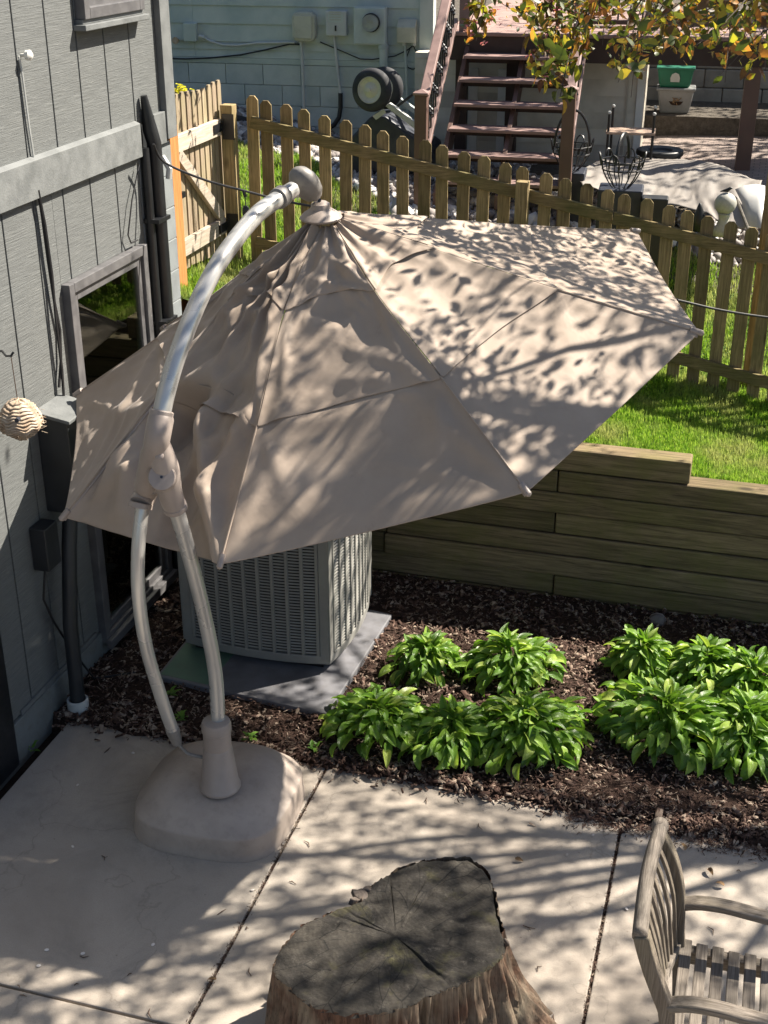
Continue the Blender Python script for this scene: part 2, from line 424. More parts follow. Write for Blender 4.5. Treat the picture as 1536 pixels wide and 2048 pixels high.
def leafmat(name, stops, rough=.4, trans=.3, veins=False, objrand=True, spec=.5):
    t = NT(name)
    if objrand:
        oi = t.n('ShaderNodeObjectInfo'); fac = oi.outputs['Random']
    else:
        v = t.coords(kind='World'); cv = t.vor(v, 14, out='Color'); sp = t.n('ShaderNodeSeparateColor'); t.l(cv, sp.inputs[0]); fac = sp.outputs[0]
    col = t.ramp(fac, stops)
    v = t.coords()
    col = t.mix(t.ramp(t.noise(v, 16, 3, .6), [(.4, 0.0), (.75, .35)]), col, tuple(x * .6 for x in stops[0][1][:3]) + (1,))
    t.col(col); t.rough(rough); t.p.inputs['Specular IOR Level'].default_value = spec
    if veins:
        tc = t.n('ShaderNodeTexCoord'); w_ = t.n('ShaderNodeTexWave'); w_.bands_direction = 'Y'; w_.inputs['Scale'].default_value = 28
        w_.inputs['Distortion'].default_value = .6
        t.l(tc.outputs['Object'], w_.inputs[0]); t.bump(w_.outputs['Fac'], .35, .003)
    ts = t.n('ShaderNodeBsdfTranslucent'); t.l(t.mix(1.0, col, (1.25, 1.3, .7, 1), 'MULTIPLY'), ts.inputs[0])
    mx = t.n('ShaderNodeMixShader'); mx.inputs[0].default_value = trans
    t.l(t.p.outputs[0], mx.inputs[1]); t.l(ts.outputs[0], mx.inputs[2]); t.l(mx.outputs[0], t.out.inputs[0]); return t.m
M['hosta'] = leafmat('hosta_leaf', [(.0, (.09, .19, .025, 1)), (.45, (.17, .32, .04, 1)), (.8, (.28, .45, .06, 1)), (1, (.45, .56, .12, 1))], .33, .36, True)
tree_stops = [(.0, (.05, .075, .018, 1)), (.35, (.11, .13, .025, 1)), (.56, (.13, .045, .035, 1)), (.7, (.36, .36, .04, 1)), (.93, (.5, .2, .05, 1))]
M['tleaf'] = leafmat('crabapple_leaf', tree_stops, .45, .45)
M['tleaf_s'] = leafmat('crabapple_foliage', tree_stops, .45, .45, objrand=False)
M['blossom'] = leafmat('pink_blossom', [(0, (.45, .1, .18, 1)), (.5, (.6, .2, .3, 1)), (1, (.75, .45, .5, 1))], .6, .3)
M['weed'] = leafmat('weed_leaf', [(0, (.1, .22, .03, 1)), (1, (.2, .36, .05, 1))], .5, .3)
M['yellow'] = leafmat('forsythia_bloom', [(0, (.5, .45, .02, 1)), (1, (.8, .72, .05, 1))], .6, .3)
M['bark'] = wood('crabapple_bark', 2, (.05, .04, .033, 1), (.16, .13, .11, 1), fine=40)
def stump_top():
    t = NT('stump_cut_face')
    tc = t.n('ShaderNodeTexCoord'); mp = t.n('ShaderNodeMapping'); mp.inputs['Scale'].default_value = (1, 1.15, .2)
    t.l(tc.outputs['Object'], mp.inputs[0]); v = mp.outputs[0]
    w_ = t.n('ShaderNodeTexWave'); w_.wave_type = 'RINGS'; w_.rings_direction = 'Z'; w_.inputs['Scale'].default_value = 15
    w_.inputs['Distortion'].default_value = 7; w_.inputs['Detail'].default_value = 6; w_.inputs['Detail Scale'].default_value = .9; w_.inputs['Detail Roughness'].default_value = .7
    t.l(v, w_.inputs[0])
    # radial checks: noise stretched along the radius
    sx = t.n('ShaderNodeSeparateXYZ'); t.l(tc.outputs['Object'], sx.inputs[0])
    at = t.n('ShaderNodeMath', operation='ARCTAN2'); t.l(sx.outputs[1], at.inputs[0]); t.l(sx.outputs[0], at.inputs[1])
    ln = t.n('ShaderNodeVectorMath', operation='LENGTH'); t.l(tc.outputs['Object'], ln.inputs[0])
    cb = t.n('ShaderNodeCombineXYZ'); t.l(at.outputs[0], cb.inputs[0]); t.l(ln.outputs['Value'], cb.inputs[1])
    rad = t.noise(cb.outputs[0], 9, 5, .7); 
    col = t.ramp(w_.outputs['Fac'], [(.1, (.075, .064, .05, 1)), (.9, (.092, .079, .062, 1))])
    col = t.mix(t.ramp(rad, [(.5, 0.0), (.7, .6)]), col, (.12, .11, .09, 1))
    col = t.mix(t.ramp(t.noise(v, 4, 7, .75), [(.42, 0.0), (.56, .85)]), col, (.028, .024, .02, 1))
    col = t.mix(t.ramp(t.noise(v, 3.1, 6, .7), [(.54, 0.0), (.68, .6)]), col, (.17, .155, .05, 1))
    col = t.mix(t.ramp(t.noise(v, 9, 8, .85), [(.57, 0.0), (.7, .75)]), col, (.27, .24, .20, 1))
    col = t.mix(t.ramp(t.vor(cb.outputs[0], 3.2, 'DISTANCE_TO_EDGE'), [(.0, .9), (.018, 0.0)]), col, (.006, .005, .005, 1))
    t.col(col); t.rough(.8)
    b = t.bump(w_.outputs['Fac'], .07, .003); b = t.bump(rad, .7, .016, b); t.bump(t.noise(v, 24, 8, .85), 1, .035, b); return t.m
M['stump_top'] = stump_top()
M['stump_side'] = wood('stump_split_wood', 2, (.03, .015, .011, 1), (.17, .095, .062, 1), fine=60, long=3, stain=(.26, .22, .16, 1), stain_amt=.85, bump=1, crack=.9)

# ================================================================== TERRAIN
_cp = []
for x in (-3.6, -2.7, -2.0, -1.5, -0.97, -0.2, 0.6, 1.6, 3.0):
    zt = {-3.6: 1.86, -2.7: 1.55, -2.0: 1.36, -1.5: 1.22, -0.97: 1.12, -0.2: .97, .6: .93, 1.6: .9, 3.0: .85}[x]
    _cp.append((x, 7.95, zt))
for x in (-3.6, -2.6, -1.6, -.47, .15, 1.5, 3.2): _cp.append((x, 9.3, 1.125 - .2 * (x + .47)))
_cp += [(-3.85, 8.2, 1.9), (-3.85, 9.1, 1.88), (-5, 8.5, 2.0), (-7, 9, 2.2), (-1.75, 11.9, 1.94), (-2.85, 11.7, 2.0), (-.13, 12.8, 1.98),
        (-5.5, 13.4, 2.38), (-4.2, 13.4, 2.08), (-6.6, 13.4, 2.62), (-9, 13.4, 2.9), (-.95, 14.3, 2.05), (-1.1, 15.9, 2.12), (2, 15, 2.05),
        (-1.3, 13.1, 1.95), (-3.2, 13.4, 1.98), (3, 12, 1.75), (0, 11.0, 1.55), (1.5, 10.8, 1.35), (5, 10, .9), (5, 15, 2.0), (-3.4, 11, 1.93), (-5.5, 11, 2.15)]
_cp = np.array(_cp, float)
def _tps(r): return np.where(r > 1e-6, r * r * np.log(np.maximum(r, 1e-6)), 0)
_n = len(_cp); _K = _tps(np.hypot(_cp[:, None, 0] - _cp[None, :, 0], _cp[:, None, 1] - _cp[None, :, 1])) + np.eye(_n) * .02
_P = np.c_[np.ones(_n), _cp[:, :2]]
_A = np.block([[_K, _P], [_P.T, np.zeros((3, 3))]]); _sol = np.linalg.solve(_A, np.r_[_cp[:, 2], 0, 0, 0])
def hz(x, y):
    x = np.asarray(x, float); y = np.asarray(y, float)
    r = np.hypot(x[..., None] - _cp[:, 0], y[..., None] - _cp[:, 1])
    return _tps(r) @ _sol[:_n] + _sol[_n] + _sol[_n + 1] * x + _sol[_n + 2] * y
def gz(x, y): return float(hz(x, y))
def hit(px, py):           # photo ray meets the upper terrain
    r = ray(px, py); t = 6.0
    while t < 40:
        p = CAM + r * t
        if p[2] < gz(p[0], p[1]): break
        t += .02
    return Vector(p)

def terrain_sheet(name, mat, x0, x1, y0, y1, step, dz=0.0, mask=None):
    xs = np.arange(x0, x1 + 1e-6, step); ys = np.arange(y0, y1 + 1e-6, step)
    X, Y = np.meshgrid(xs, ys, indexing='ij'); Z = hz(X, Y) + dz
    V = np.c_[X.ravel(), Y.ravel(), Z.ravel()]; ny = len(ys); fs = []
    for i in range(len(xs) - 1):
        for j in range(ny - 1):
            if mask is None or mask((xs[i] + xs[i + 1]) / 2, (ys[j] + ys[j + 1]) / 2):
                fs.append((i * ny + j, (i + 1) * ny + j, (i + 1) * ny + j + 1, i * ny + j + 1))
    o = stuffmesh(name, V, fs, mat, True); o['kind'] = 'structure'; return o
terrain_sheet('lawn', M['turf'], -12, 12, 7.95, 10.70, .25)
terrain_sheet('neighbour_ground', M['dirt'], -14, 14, 10.70, 40.2, .35)

# patio: concrete slabs with open joints on a bed of soil
g = box('ground', M['soil'], None, -30, 30, -20, 7.95, -.6, -.075); g['kind'] = 'structure'
patio = bpy.data.objects.new('patio', None); put(patio, None, (-1.9, 4.6, 0)); patio['kind'] = 'structure'
xs = [(-3.545, -1.957), (-1.943, -.321), (-.307, 1.32), (1.334, 2.95)]
for (a, b) in xs:
    for (c, d) in ((3.69, 5.61), (1.8, 3.676), (-.2, 1.786)):
        if a < -3: 
            m_ = MB(); m_.prism([(a if d > 5 else a, c), (b, c), (b, d), (a + .0, d)], Matrix.Identity(4), -.1, 0)
            m_.build('slab', M['concrete'], patio, bevel=.006)
        else: box('slab', M['concrete'], patio, a, b, c, d, -.1, 0, bevel=.006)
# mulch bed surface
V = []; Fc = []
xs_ = np.linspace(-3.66, 6, 140); ys_ = np.linspace(5.55, 7.85, 40)
for i, x in enumerate(xs_):
    for j, y in enumerate(ys_):
        z = .012 + .035 * min(1, (y - 5.55) / .5) + .015 * mnoise.noise(Vector((x * 3, y * 3, 0)))
        if j == 0: z = -.08
        V.append((x, y + (.02 if j == 0 else 0) + (.05 * mnoise.noise(Vector((x * 4, 0, 0))) if j < 3 else 0), z))
for i in range(139):
    for j in range(39):
        Fc.append((i * 40 + j, (i + 1) * 40 + j, (i + 1) * 40 + j + 1, i * 40 + j + 1))
mb_ = stuffmesh('mulch_bed', V, Fc, M['soil'], True); mb_['kind'] = 'structure'

# ================================================================== OWN HOUSE
XW = -3.66
house = thing('house', 'grey painted house with vertical grooved siding on the left of the patio', 'house', (XW, 6.0, 0))
WY0, WY1, WZ0, WZ1 = 6.25, 7.235, .14, 2.44
wb = MB()
wb.box(-3.9, XW - .012, 1.5, WY0 + .03, 0.0, 2.95).box(-3.9, XW - .012, WY1 - .03, 7.765, 0.0, 2.95)
wb.box(-3.9, XW - .012, WY0 + .03, WY1 - .03, WZ1 - .03, 2.95).box(-3.9, XW - .012, WY0 + .03, WY1 - .03, 0, WZ0 + .03)
wb.box(-3.9, XW - .012, 1.5, 7.765, 2.951, 6.2)
wb.box(-8.5, -3.905, 7.55, 7.765, 0, 6.2)
wb.build('wall', M['charcoal'], house)
room = MB().box(-5.6, -5.5, 5.6, 7.5, 0, 2.6).box(-5.5, -3.91, 5.6, 5.65, 0, 2.6).box(-5.5, -3.91, 7.45, 7.5, 0, 2.6).box(-5.5, -3.91, 5.65, 7.45, -.05, .0).box(-5.5, -3.91, 5.65, 7.45, 2.6, 2.65)
room.build('room', M['room'], house)
grooves = [7.309 + .3125 * k for k in (1, 0)] + [7.309 - .3125 * k for k in range(1, 18)]
grooves = sorted(grooves)
edges = [g_ for g_ in grooves if g_ > 1.6] 
edges = [1.6] + edges
edges = [e for e in edges if e < 7.6] + [7.76]
for a, b in zip(edges[:-1], edges[1:]):
    a2, b2 = a + .006, b - .006
    box('siding_board', M['siding'], house, XW - .012, XW, a2, b2, 3.14, 6.2, bevel=.003)
    if a2 >= 7.3: continue
    segs = []
    if b2 <= WY0 or a2 >= WY1: segs.append((a2, b2, .225, 2.97))
    else:
        if a2 < WY0 - .01: segs.append((a2, WY0, .225, 2.97))
        if b2 > WY1 + .01: segs.append((WY1, b2, .225, 2.97))
        segs.append((max(a2, WY0), min(b2, WY1), WZ1, 2.97))
    for (p, q, r_, s_) in segs: box('siding_board', M['siding'], house, XW - .012, XW, p, q, r_, s_, bevel=.003)
# band board with sloping ledge
bm_ = MB(); bm_.prism([(0, 2.955), (.036, 2.955), (.036, 3.15), (0, 3.165)], Matrix(((1, 0, 0, XW), (0, 0, 1, 0), (0, 1, 0, 0), (0, 0, 0, 1))), 1.6, 7.30)
bm_.build('band_board', M['trim_grey'], house, bevel=.003)
box('corner_board', M['trim_grey'], house, XW, XW + .042, 7.665, 7.80, 3.0, 6.2, bevel=.003)
box('band_board', M['trim_grey'], house, XW, XW + .032, 7.50, 7.662, 2.98, 3.17, bevel=.003)
# foundation curb
box('foundation', M['found'], house, -3.9, XW + .016, 1.6, 7.28, -.08, .215, bevel=.008)
# block corner: courses of painted block with pale joints
for i in range(16):
    z0 = i * .205 - .1
    if z0 > 2.9: break
    box('block', M['block_paint'], house, XW - .011, XW + .004, 7.31, 7.765, z0, min(z0 + .196, 2.975), bevel=.002)
    box('mortar_joint', M['mortar'], house, XW - .011, XW - .001, 7.31, 7.764, z0 + .1965, z0 + .2045)
box('base_trim', M['trim_grey'], house, XW, XW + .014, 5.3, 6.2, .222, .25, bevel=.002)
# flat black board near the left edge
box('black_board', M['black_paint'], house, XW, XW + .04, 4.75, 5.175, -.02, 2.94, bevel=.003)
# lower window
win = MB()
def ringbox(mb, x0, x1, y0, y1, z0, z1, t):
    mb.box(x0, x1, y0, y0 + t, z0, z1).box(x0, x1, y1 - t, y1, z0, z1).box(x0, x1, y0 + t, y1 - t, z1 - t, z1).box(x0, x1, y0 + t, y1 - t, z0, z0 + t)
ringbox(win, -3.74, XW + .05, WY0, WY1, WZ0, WZ1, .058)
win.box(XW + .0501, XW + .085, WY0 - .01, WY1 + .01, WZ0 - .03, WZ0 + .03)
wo_ = win.build('window', M['casing'], house, bevel=.004)
s_ = MB(); ringbox(s_, -3.70, XW + .03, WY0 + .0585, WY1 - .0585, WZ0 + .0585, WZ1 - .0585, .055); s_.box(-3.695, XW + .02, WY0 + .114, WY1 - .114, 1.02, 1.075)
s_.build('sash', M['casing'], wo_, bevel=.004)
box('pane', M['glass'], wo_, -3.652, -3.646, WY0 + .113, WY1 - .113, WZ0 + .113, 1.02)
box('pane', M['glass'], wo_, -3.652, -3.646, WY0 + .113, WY1 - .113, 1.075, WZ1 - .113)
box('reflection_panel', M['pale_panel'], wo_, -3.735, -3.725, 6.93, 7.20, .2, 2.26)  # added panel standing in for the green reflection in the pane
box('ledge', M['pale_panel'], wo_, -3.80, -3.73, 6.4, 6.92, 1.55, 1.62)  # pale bars added behind the glass to brighten the look of the pane
box('ledge', M['pale_panel'], wo_, -3.80, -3.73, 6.4, 6.92, .50, .56)
# upper window
uw = MB(); ringbox(uw, XW, XW + .06, 6.70, 7.43, 3.78, 5.3, .06)
uwo = uw.build('window', M['casing'], house, bevel=.004)
box('sill', M['trim_grey'], uwo, XW, XW + .075, 6.665, 7.455, 3.725, 3.755, bevel=.003)
box('sill', M['trim_grey'], uwo, XW + .0, XW + .045, 6.69, 7.44, 3.7552, 3.7798, bevel=.003)
box('pane', M['casing'], uwo, XW + .005, XW + .02, 6.76, 7.37, 3.84, 5.24)
# black downpipe with its lit cowl and straps
dp = MB(); dp.tube([(XW + .06, 7.415, 1.0), (XW + .06, 7.415, 3.02), (XW + .045, 7.405, 3.10), (XW + .03, 7.385, 3.30)], [.045, .045, .045, .02], 12)
dpo = dp.build('downpipe', M['black_paint'], house, smooth=True)
MB().tube([(XW + .04, 7.325, .1), (XW + .04, 7.325, 2.7), (XW + .03, 7.34, 3.0)], .028, 10).build('downpipe', M['black_paint'], house, smooth=True)
for z in (2.55, 1.9): box('strap', M['black_paint'], dpo, XW + .005, XW + .11, 7.30, 7.47, z, z + .025)
MB().tube([(XW + .08, 7.47, 2.93), (XW + .1, 7.47, 2.90), (XW + .13, 7.46, 2.86), (XW + .12, 7.46, 2.80)], .02, 8).build('spotlight', M['util_lt'], house, smooth=True)

# ---- electric meter cabinet on the wall
mt = thing('meter_cabinet', 'black electric meter cabinet with sloping lid and glass meter dome on the grey wall', 'meter', (XW, 5.96, 1.2))
cb = MB(); cb.prism([(0, 1.25), (.19, 1.25), (.19, 1.80), (0, 1.83)], Matrix(((1, 0, 0, XW), (0, 0, 1, 0), (0, 1, 0, 0), (0, 0, 0, 1))), 5.83, 6.09)
cb.build('body', M['charcoal'], mt, bevel=.006)
ld = MB(); ld.prism([(0, 1.835), (.215, 1.80), (.215, 1.82), (0, 1.857)], Matrix(((1, 0, 0, XW), (0, 0, 1, 0), (0, 1, 0, 0), (0, 0, 0, 1))), 5.81, 6.11)
ld.build('lid', M['trim_grey'], mt, bevel=.004)
MB().lathe([(.075, 0), (.075, .02), (.068, .03), (.068, .09), (.05, .115), (0.001, .122)], 24, (XW + .191, 5.97, 1.62), (1, 0, 0)).build('meter_dome', M['clear'], mt, smooth=True)
MB().lathe([(.062, 0), (.062, .07), (.001, .07)], 20, (XW + .192, 5.97, 1.62), (1, 0, 0)).build('dial', M['util'], mt, smooth=True)
box('junction_box', M['charcoal'], mt, XW + .002, XW + .10, 5.62, 5.76, .98, 1.24, bevel=.006)
cp_ = MB().tube([(XW + .13, 5.70, -.02), (XW + .13, 5.72, .6), (XW + .11, 5.84, 1.05), (XW + .11, 5.9, 1.26)], .043, 14)
cpo = cp_.build('conduit', M['charcoal'], mt, smooth=True)
MB().lathe([(.06, -.06), (.063, .06), (.063, .095), (.052, .10), (.05, .06)], 20, (XW + .13, 5.70, 0.0)).build('collar', M['util_lt'], cpo, smooth=True)
box('bracket', M['util_lt'], mt, XW + .09, XW + .17, 6.02, 6.06, 1.19, 1.23, bevel=.004)
MB().tube([(XW + .05, 5.66, .98), (XW + .04, 5.62, .8), (XW + .05, 5.68, .62), (XW + .06, 5.82, .35), (XW + .09, 5.98, .06), (XW + .3, 6.12, .055)], .007, 6).build('cable', M['rubber'], mt, smooth=True)

# ---- cables on the wall
cbl = MB()
for pts, r_ in (([(38, 112), (45, 150), (58, 250), (70, 330), (76, 378)], .006),):
    cbl.tube([atX(x, y, XW + .012) for x, y in pts], r_, 6)
c1 = cbl.build('hanging_cord', M['util_lt'], None, smooth=True); tag(c1, 'thin pale cord running down the grey siding from a white knob', 'cord')
k1 = MB().lathe([(.008, 0), (.01, .02), (.024, .03), (.026, .05), (.012, .062), (.001, .063)], 16, atX(42, 110, XW + .002), (1, 0, 0)).build('insulator', M['white'], None, smooth=True)
tag(k1, 'small round white knob screwed high on the grey siding', 'knob')
c2 = MB()
for off, pts in ((0, [(76, 380), (84, 430), (96, 520), (108, 600), (120, 660), (122, 720), (118, 775)]), (1, [(76, 380), (90, 450), (104, 550), (112, 640), (124, 740), (128, 800)])):
    c2.tube([atX(x, y, XW + .02 + .012 * off) for x, y in pts], .009, 6)
c2o = c2.build('wall_cable', M['rubber'], None, smooth=True); tag(c2o, 'pair of black cables drooping down the grey wall beside the tall window', 'cable')
c3 = MB().tube([atX(x, y, XW + .03) for x, y in [(278, 330), (264, 400), (256, 470), (262, 486), (276, 480)]], .005, 6).build('wall_cable', M['rubber'], None, smooth=True)
tag(c3, 'thin wire looping down to the top corner of the tall window', 'cable')
# ---- hook and woven nest
hk = MB().tube([atX(-6, 702, XW + .0), atX(4, 702, XW + .06), atX(12, 712, XW + .12), atX(22, 712, XW + .17), atX(27, 704, XW + .18)], .006, 8).build('wall_hook', M['iron'], None, smooth=True)
tag(hk, 'black curved hook fixed to the grey siding above the woven birdhouse', 'hook')
bc = atX(40, 838, XW + .17)
bh = thing('woven_birdhouse', 'woven rope birdhouse shaped like a teardrop hanging in front of the meter cabinet', 'birdhouse', (bc.x, bc.y, bc.z - .12))
prof = lambda t: float(np.interp(t, [0, .06, .2, .4, .56, .68, .82, .94, 1], [.018, .045, .078, .102, .112, .106, .074, .036, .014]))
body = MB(); pr_ = []
for i in range(0, 29):
    t = i / 28; z = bc.z + .105 - .215 * t; r_ = prof(t)
    pr_.append((max(.004, r_), z))
# lumpy coil ridges
pp = []
for i in range(0, 28, 2):
    (r0, z0), (r1, z1) = pr_[i], pr_[i + 2]
    for q_ in range(6):
        f_ = q_ / 6; pp.append(((r0 + (r1 - r0) * f_) - .008 + .013 * math.sin(math.pi * f_) ** .6, z0 + (z1 - z0) * f_))
pp.append(pr_[-1])
bb = MB(); nseg = 48
base = 0
for r_, z in pp:
    for k in range(nseg):
        th = 2 * math.pi * k / nseg
        rr = r_ * (1 + .05 * mnoise.noise(Vector((math.cos(th) * 4, math.sin(th) * 4, z * 60))))
        zz = z + .012 * mnoise.noise(Vector((math.cos(th) * 3, math.sin(th) * 3, z * 9 + 7))) + .004 * math.sin(th * 9)
        bb.v.append(Vector((bc.x + rr * math.cos(th), bc.y + rr * math.sin(th), zz)))
for i in range(len(pp) - 1):
    for k in range(nseg):
        k2 = (k + 1) % nseg; bb.f.append((i * nseg + k, (i + 1) * nseg + k, (i + 1) * nseg + k2, i * nseg + k2))
bb.f.append(tuple(range(nseg))); bb.f.append(tuple((len(pp) - 1) * nseg + k for k in reversed(range(nseg))))
bb.build('woven_body', M['rope'], bh, smooth='all')
MB().tube([atX(22, 712, XW + .17), (bc.x, bc.y, bc.z + .11)], .0025, 5).build('string', M['twig'], bh)
MB().tube([(bc.x + .05, bc.y - .09, bc.z + .04), (bc.x + .06, bc.y - .125, bc.z + .045)], .012, 8).build('perch', M['tub_black'], bh, smooth=True)
st_ = MB()
for i in range(30):
    th = random.uniform(0, 6.28); zz = random.uniform(-.1, .1); r_ = .1
    p = Vector((bc.x + r_ * math.cos(th), bc.y + r_ * math.sin(th), bc.z + zz * .8)); st_.tube([p, p + Vector((math.cos(th) * .03, math.sin(th) * .03, random.uniform(-.02, .02)))], .0012, 4)
st_.build('loose_straw', M['rope'], bh)['kind'] = 'stuff'

# ================================================================== TIMBER RETAINING WALL
tw = thing('timber_retaining_wall', 'retaining wall of weathered greenish timbers stacked in courses behind the planting bed', 'retaining wall', (-1.5, 7.87, 0))
rows = [(-.10, .058, [-3.62, -2.3, -.585, 1.9, 4.4]), (.062, .211, [-3.62, -1.05, 1.4, 3.9]), (.215, .366, [-3.62, -1.05 - 1.2, 1.15, 3.4]),
        (.37, .521, [-3.62, -2.235, .65, 3.0]), (.525, .676, [-3.62, -1.068, 1.9, 4.4]), (.68, .831, [-3.62, -1.57, .8, 3.3]),
        (.835, .986, [-3.62, -3.0, -1.063, 1.6, 4.1]), (.99, 1.143, [-3.62, -1.9, -.222]), (1.147, 1.3, [-3.62, -1.52]), (1.304, 1.457, [-3.62, -2.1]), (1.461, 1.61, [-3.62, -2.75]), (1.615, 1.77, [-3.62, -3.2])]
for i, (z0, z1, js) in enumerate(rows):
    for a, b in zip(js[:-1], js[1:]):
        dy = random.uniform(-.012, .012)
        mb = MB(); nseg = max(2, int((b - a) / .35))
        for k in range(nseg):   # slightly uneven hand-sawn timber
            pass
        mb.box(a + .004, b - .004, 7.80 + dy, 7.96, z0, z1 - random.uniform(.001, .005))
        mb.build('timber', M['timber'], tw, bevel=.011)

# ================================================================== FENCE
def fx(x): return 9.15 + math.tan(R(3)) * (x + 3.8)
fence = thing('picket_fence', 'weathered brown picket fence with clipped pointed tops running across the upper lawn', 'fence', (-1.8, fx(-1.8), 1.3))
topz = lambda x: 3.05 - .2115 * (x + 3.6)
pw, pt = .089, .017
def picket_mb(w_, h, t_, cut=.03):
    m_ = MB(); poly = [(-w_ / 2, 0), (w_ / 2, 0), (w_ / 2, h - cut), (w_ / 2 - cut * .85, h), (-w_ / 2 + cut * .85, h), (-w_ / 2, h - cut)]
    m_.prism(poly, Matrix(((1, 0, 0, 0), (0, 0, 1, 0), (0, 1, 0, 0), (0, 0, 0, 1))), -t_ / 2, t_ / 2); return m_
pk = None; x = -3.665; i = 0
while x < 2.2:
    h = 1.255; zt_ = topz(x) + random.uniform(-.006, .006)
    rot = (random.uniform(-.012, .012), random.uniform(-.014, .014), R(3 + random.uniform(-2.5, 2.5)))
    if pk is None:
        pk = picket_mb(pw, h, pt).build('picket', M['fence_v'], fence, bevel=.003, origin=(0, 0, 0))
        pk.location = (x, fx(x) + .03, zt_ - h); pk.rotation_euler = rot
    else: dup(pk, fence, (x, fx(x) + .03, zt_ - h), rot)
    x += .118 if i == 0 else .1462
    i += 1
# rails on the near side
for (x0, x1, off) in ((-3.66, -1.0, 0), (-1.0, 2.3, 0)):
    for dz in (-.135, -1.02):
        m_ = MB(); m_.beam((x0 + .004, fx(x0) - .005, topz(x0) + dz - .045), (x1 - .004, fx(x1) - .005, topz(x1) + dz - .045), .038, .085)
        m_.build('rail', M['fence_h'], fence, bevel=.004)
pp_ = atP(1046, 385, (-3.8, 9.1), 3)
for x_, dzt in ((pp_.x, -.075), (1.45, -.07)):
    y_ = fx(x_) - .075
    box('post', M['fence_v'], fence, x_ - .044, x_ + .044, y_ - .044, y_ + .044, gz(x_, y_) - .2, topz(x_) + dzt, bevel=.004)
# gate posts
gp = box('gate_post', M['fence_v'], fence, -3.845, -3.752, 9.035, 9.128, 1.7, 3.01, bevel=.004)
# gate
gate = thing('garden_gate', 'pale picket gate with diagonal brace and black hinges beside the grey house', 'gate', (-3.85, 8.65, 1.95))
for i in range(10):
    y_ = 8.30 + i * .0905
    zt_ = 3.16 + .012 * math.sin(i * .9) - .0
    m_ = MB(); poly = [(-.033, 0), (.033, 0), (.033, 1.16), (.018, 1.195), (-.018, 1.195), (-.033, 1.16)]
    m_.prism(poly, Matrix(((0, 0, 1, 0), (1, 0, 0, 0), (0, 1, 0, 0), (0, 0, 0, 1))), -.009, .009)
    o = m_.build('picket', M['gate_v'], gate, bevel=.002, origin=(0, 0, 0)); o.location = (-3.885, y_, zt_ - 1.195); o.rotation_euler = (random.uniform(-.006, .006), 0, 0)
box('rail', M['gate_h'], gate, -3.875, -3.838, 8.25, 9.03, 2.80, 2.915, bevel=.004)
box('rail', M['gate_h'], gate, -3.875, -3.838, 8.25, 9.03, 2.085, 2.20, bevel=.004)
MB().beam((-3.855, 8.29, 2.79), (-3.855, 8.99, 2.205), .036, .085, Vector((0, 1, 1))).build('brace', M['gate_h'], gate, bevel=.004)
for z in (2.86, 2.14):
    hg = MB(); hg.box(-3.836, -3.828, 8.88, 9.03, z - .03, z + .03).box(-3.83, -3.815, 9.02, 9.05, z - .05, z + .05)
    hg.tube([(-3.81, 9.04, z - .09), (-3.81, 9.04, z + .09)], .012, 8)
    hg.box(-3.83, -3.74, 9.027, 9.034, z - .09, z + .09)
    hg.build('hinge', M['iron'], gate)
box('latch', M['iron'], gate, -3.84, -3.82, 8.23, 8.30, 2.5, 2.54)
gpo = MB().box(-3.93, -3.80, 8.07, 8.20, 1.6, 3.0).build('cedar_post', M['cedar'], None, bevel=.004)
tag(gpo, 'new orange cedar post standing between the grey house corner and the gate', 'post')

# ================================================================== CONCRETE EXTRAS: condenser and pad
pad = MB()
padpoly = [(-3.2, 6.08), (-2.07, 5.98), (-2.02, 7.2), (-3.2, 7.35)]
pad.prism(padpoly, Matrix.Identity(4), -.02, .085)
pd = pad.build('equipment_pad', M['pad'], None, bevel=.008)
pd.data.materials.append(M['pad_green'])
tag(pd, 'grey plastic pad with a green left corner under the air conditioner', 'pad')
gg = MB(); gg.prism([(-3.18, 6.10), (-2.86, 6.072), (-2.83, 6.6), (-3.18, 6.63)], Matrix.Identity(4), .0855, .0875); gg.build('green_corner', M['pad_green'], pd)
ac = thing('air_conditioner', 'beige louvred air conditioner condenser standing on the pad under the umbrella', 'air conditioner', (-2.68, 6.85, .12))
AX0, AX1, AY0, AY1, AZ0, AZ1 = -3.15, -2.2, 6.42, 7.28, .13, 1.07
def ac_outline(inset=0.0, n=7):
    # front and right bow outward, corners rounded
    pts = []
    def side(p, q, nrm, bow):
        for i in range(n):
            t = i / n; P_ = Vector(p).lerp(Vector(q), t) + Vector(nrm) * (bow * 4 * t * (1 - t) - inset); pts.append((P_.x, P_.y))
    side((AX0, AY0), (AX1, AY0), (0, -1), .05); side((AX1, AY0), (AX1, AY1), (1, 0), .05)
    side((AX1, AY1), (AX0, AY1), (0, 1), .05); side((AX0, AY1), (AX0, AY0), (-1, 0), .05)
    return pts
I4 = Matrix.Identity(4)
MB().prism(ac_outline(.018), I4, AZ0 + .02, AZ1 - .04).build('coil', M['ac_dark'], ac)
MB().prism(ac_outline(-.004), I4, AZ0, AZ0 + .06).build('base_pan', M['ac'], ac, bevel=.006)
MB().prism(ac_outline(-.006), I4, AZ1 - .05, AZ1).build('top_cap', M['ac'], ac, bevel=.01)
box('feet', M['black_paint'], ac, AX0 + .05, AX1 - .05, AY0 + .03, AY1 - .05, .086, .13)
out = ac_outline(0.0, 24); n_o = len(out)
lv = MB(); rowsz = np.arange(AZ0 + .075, AZ1 - .06, .0205)
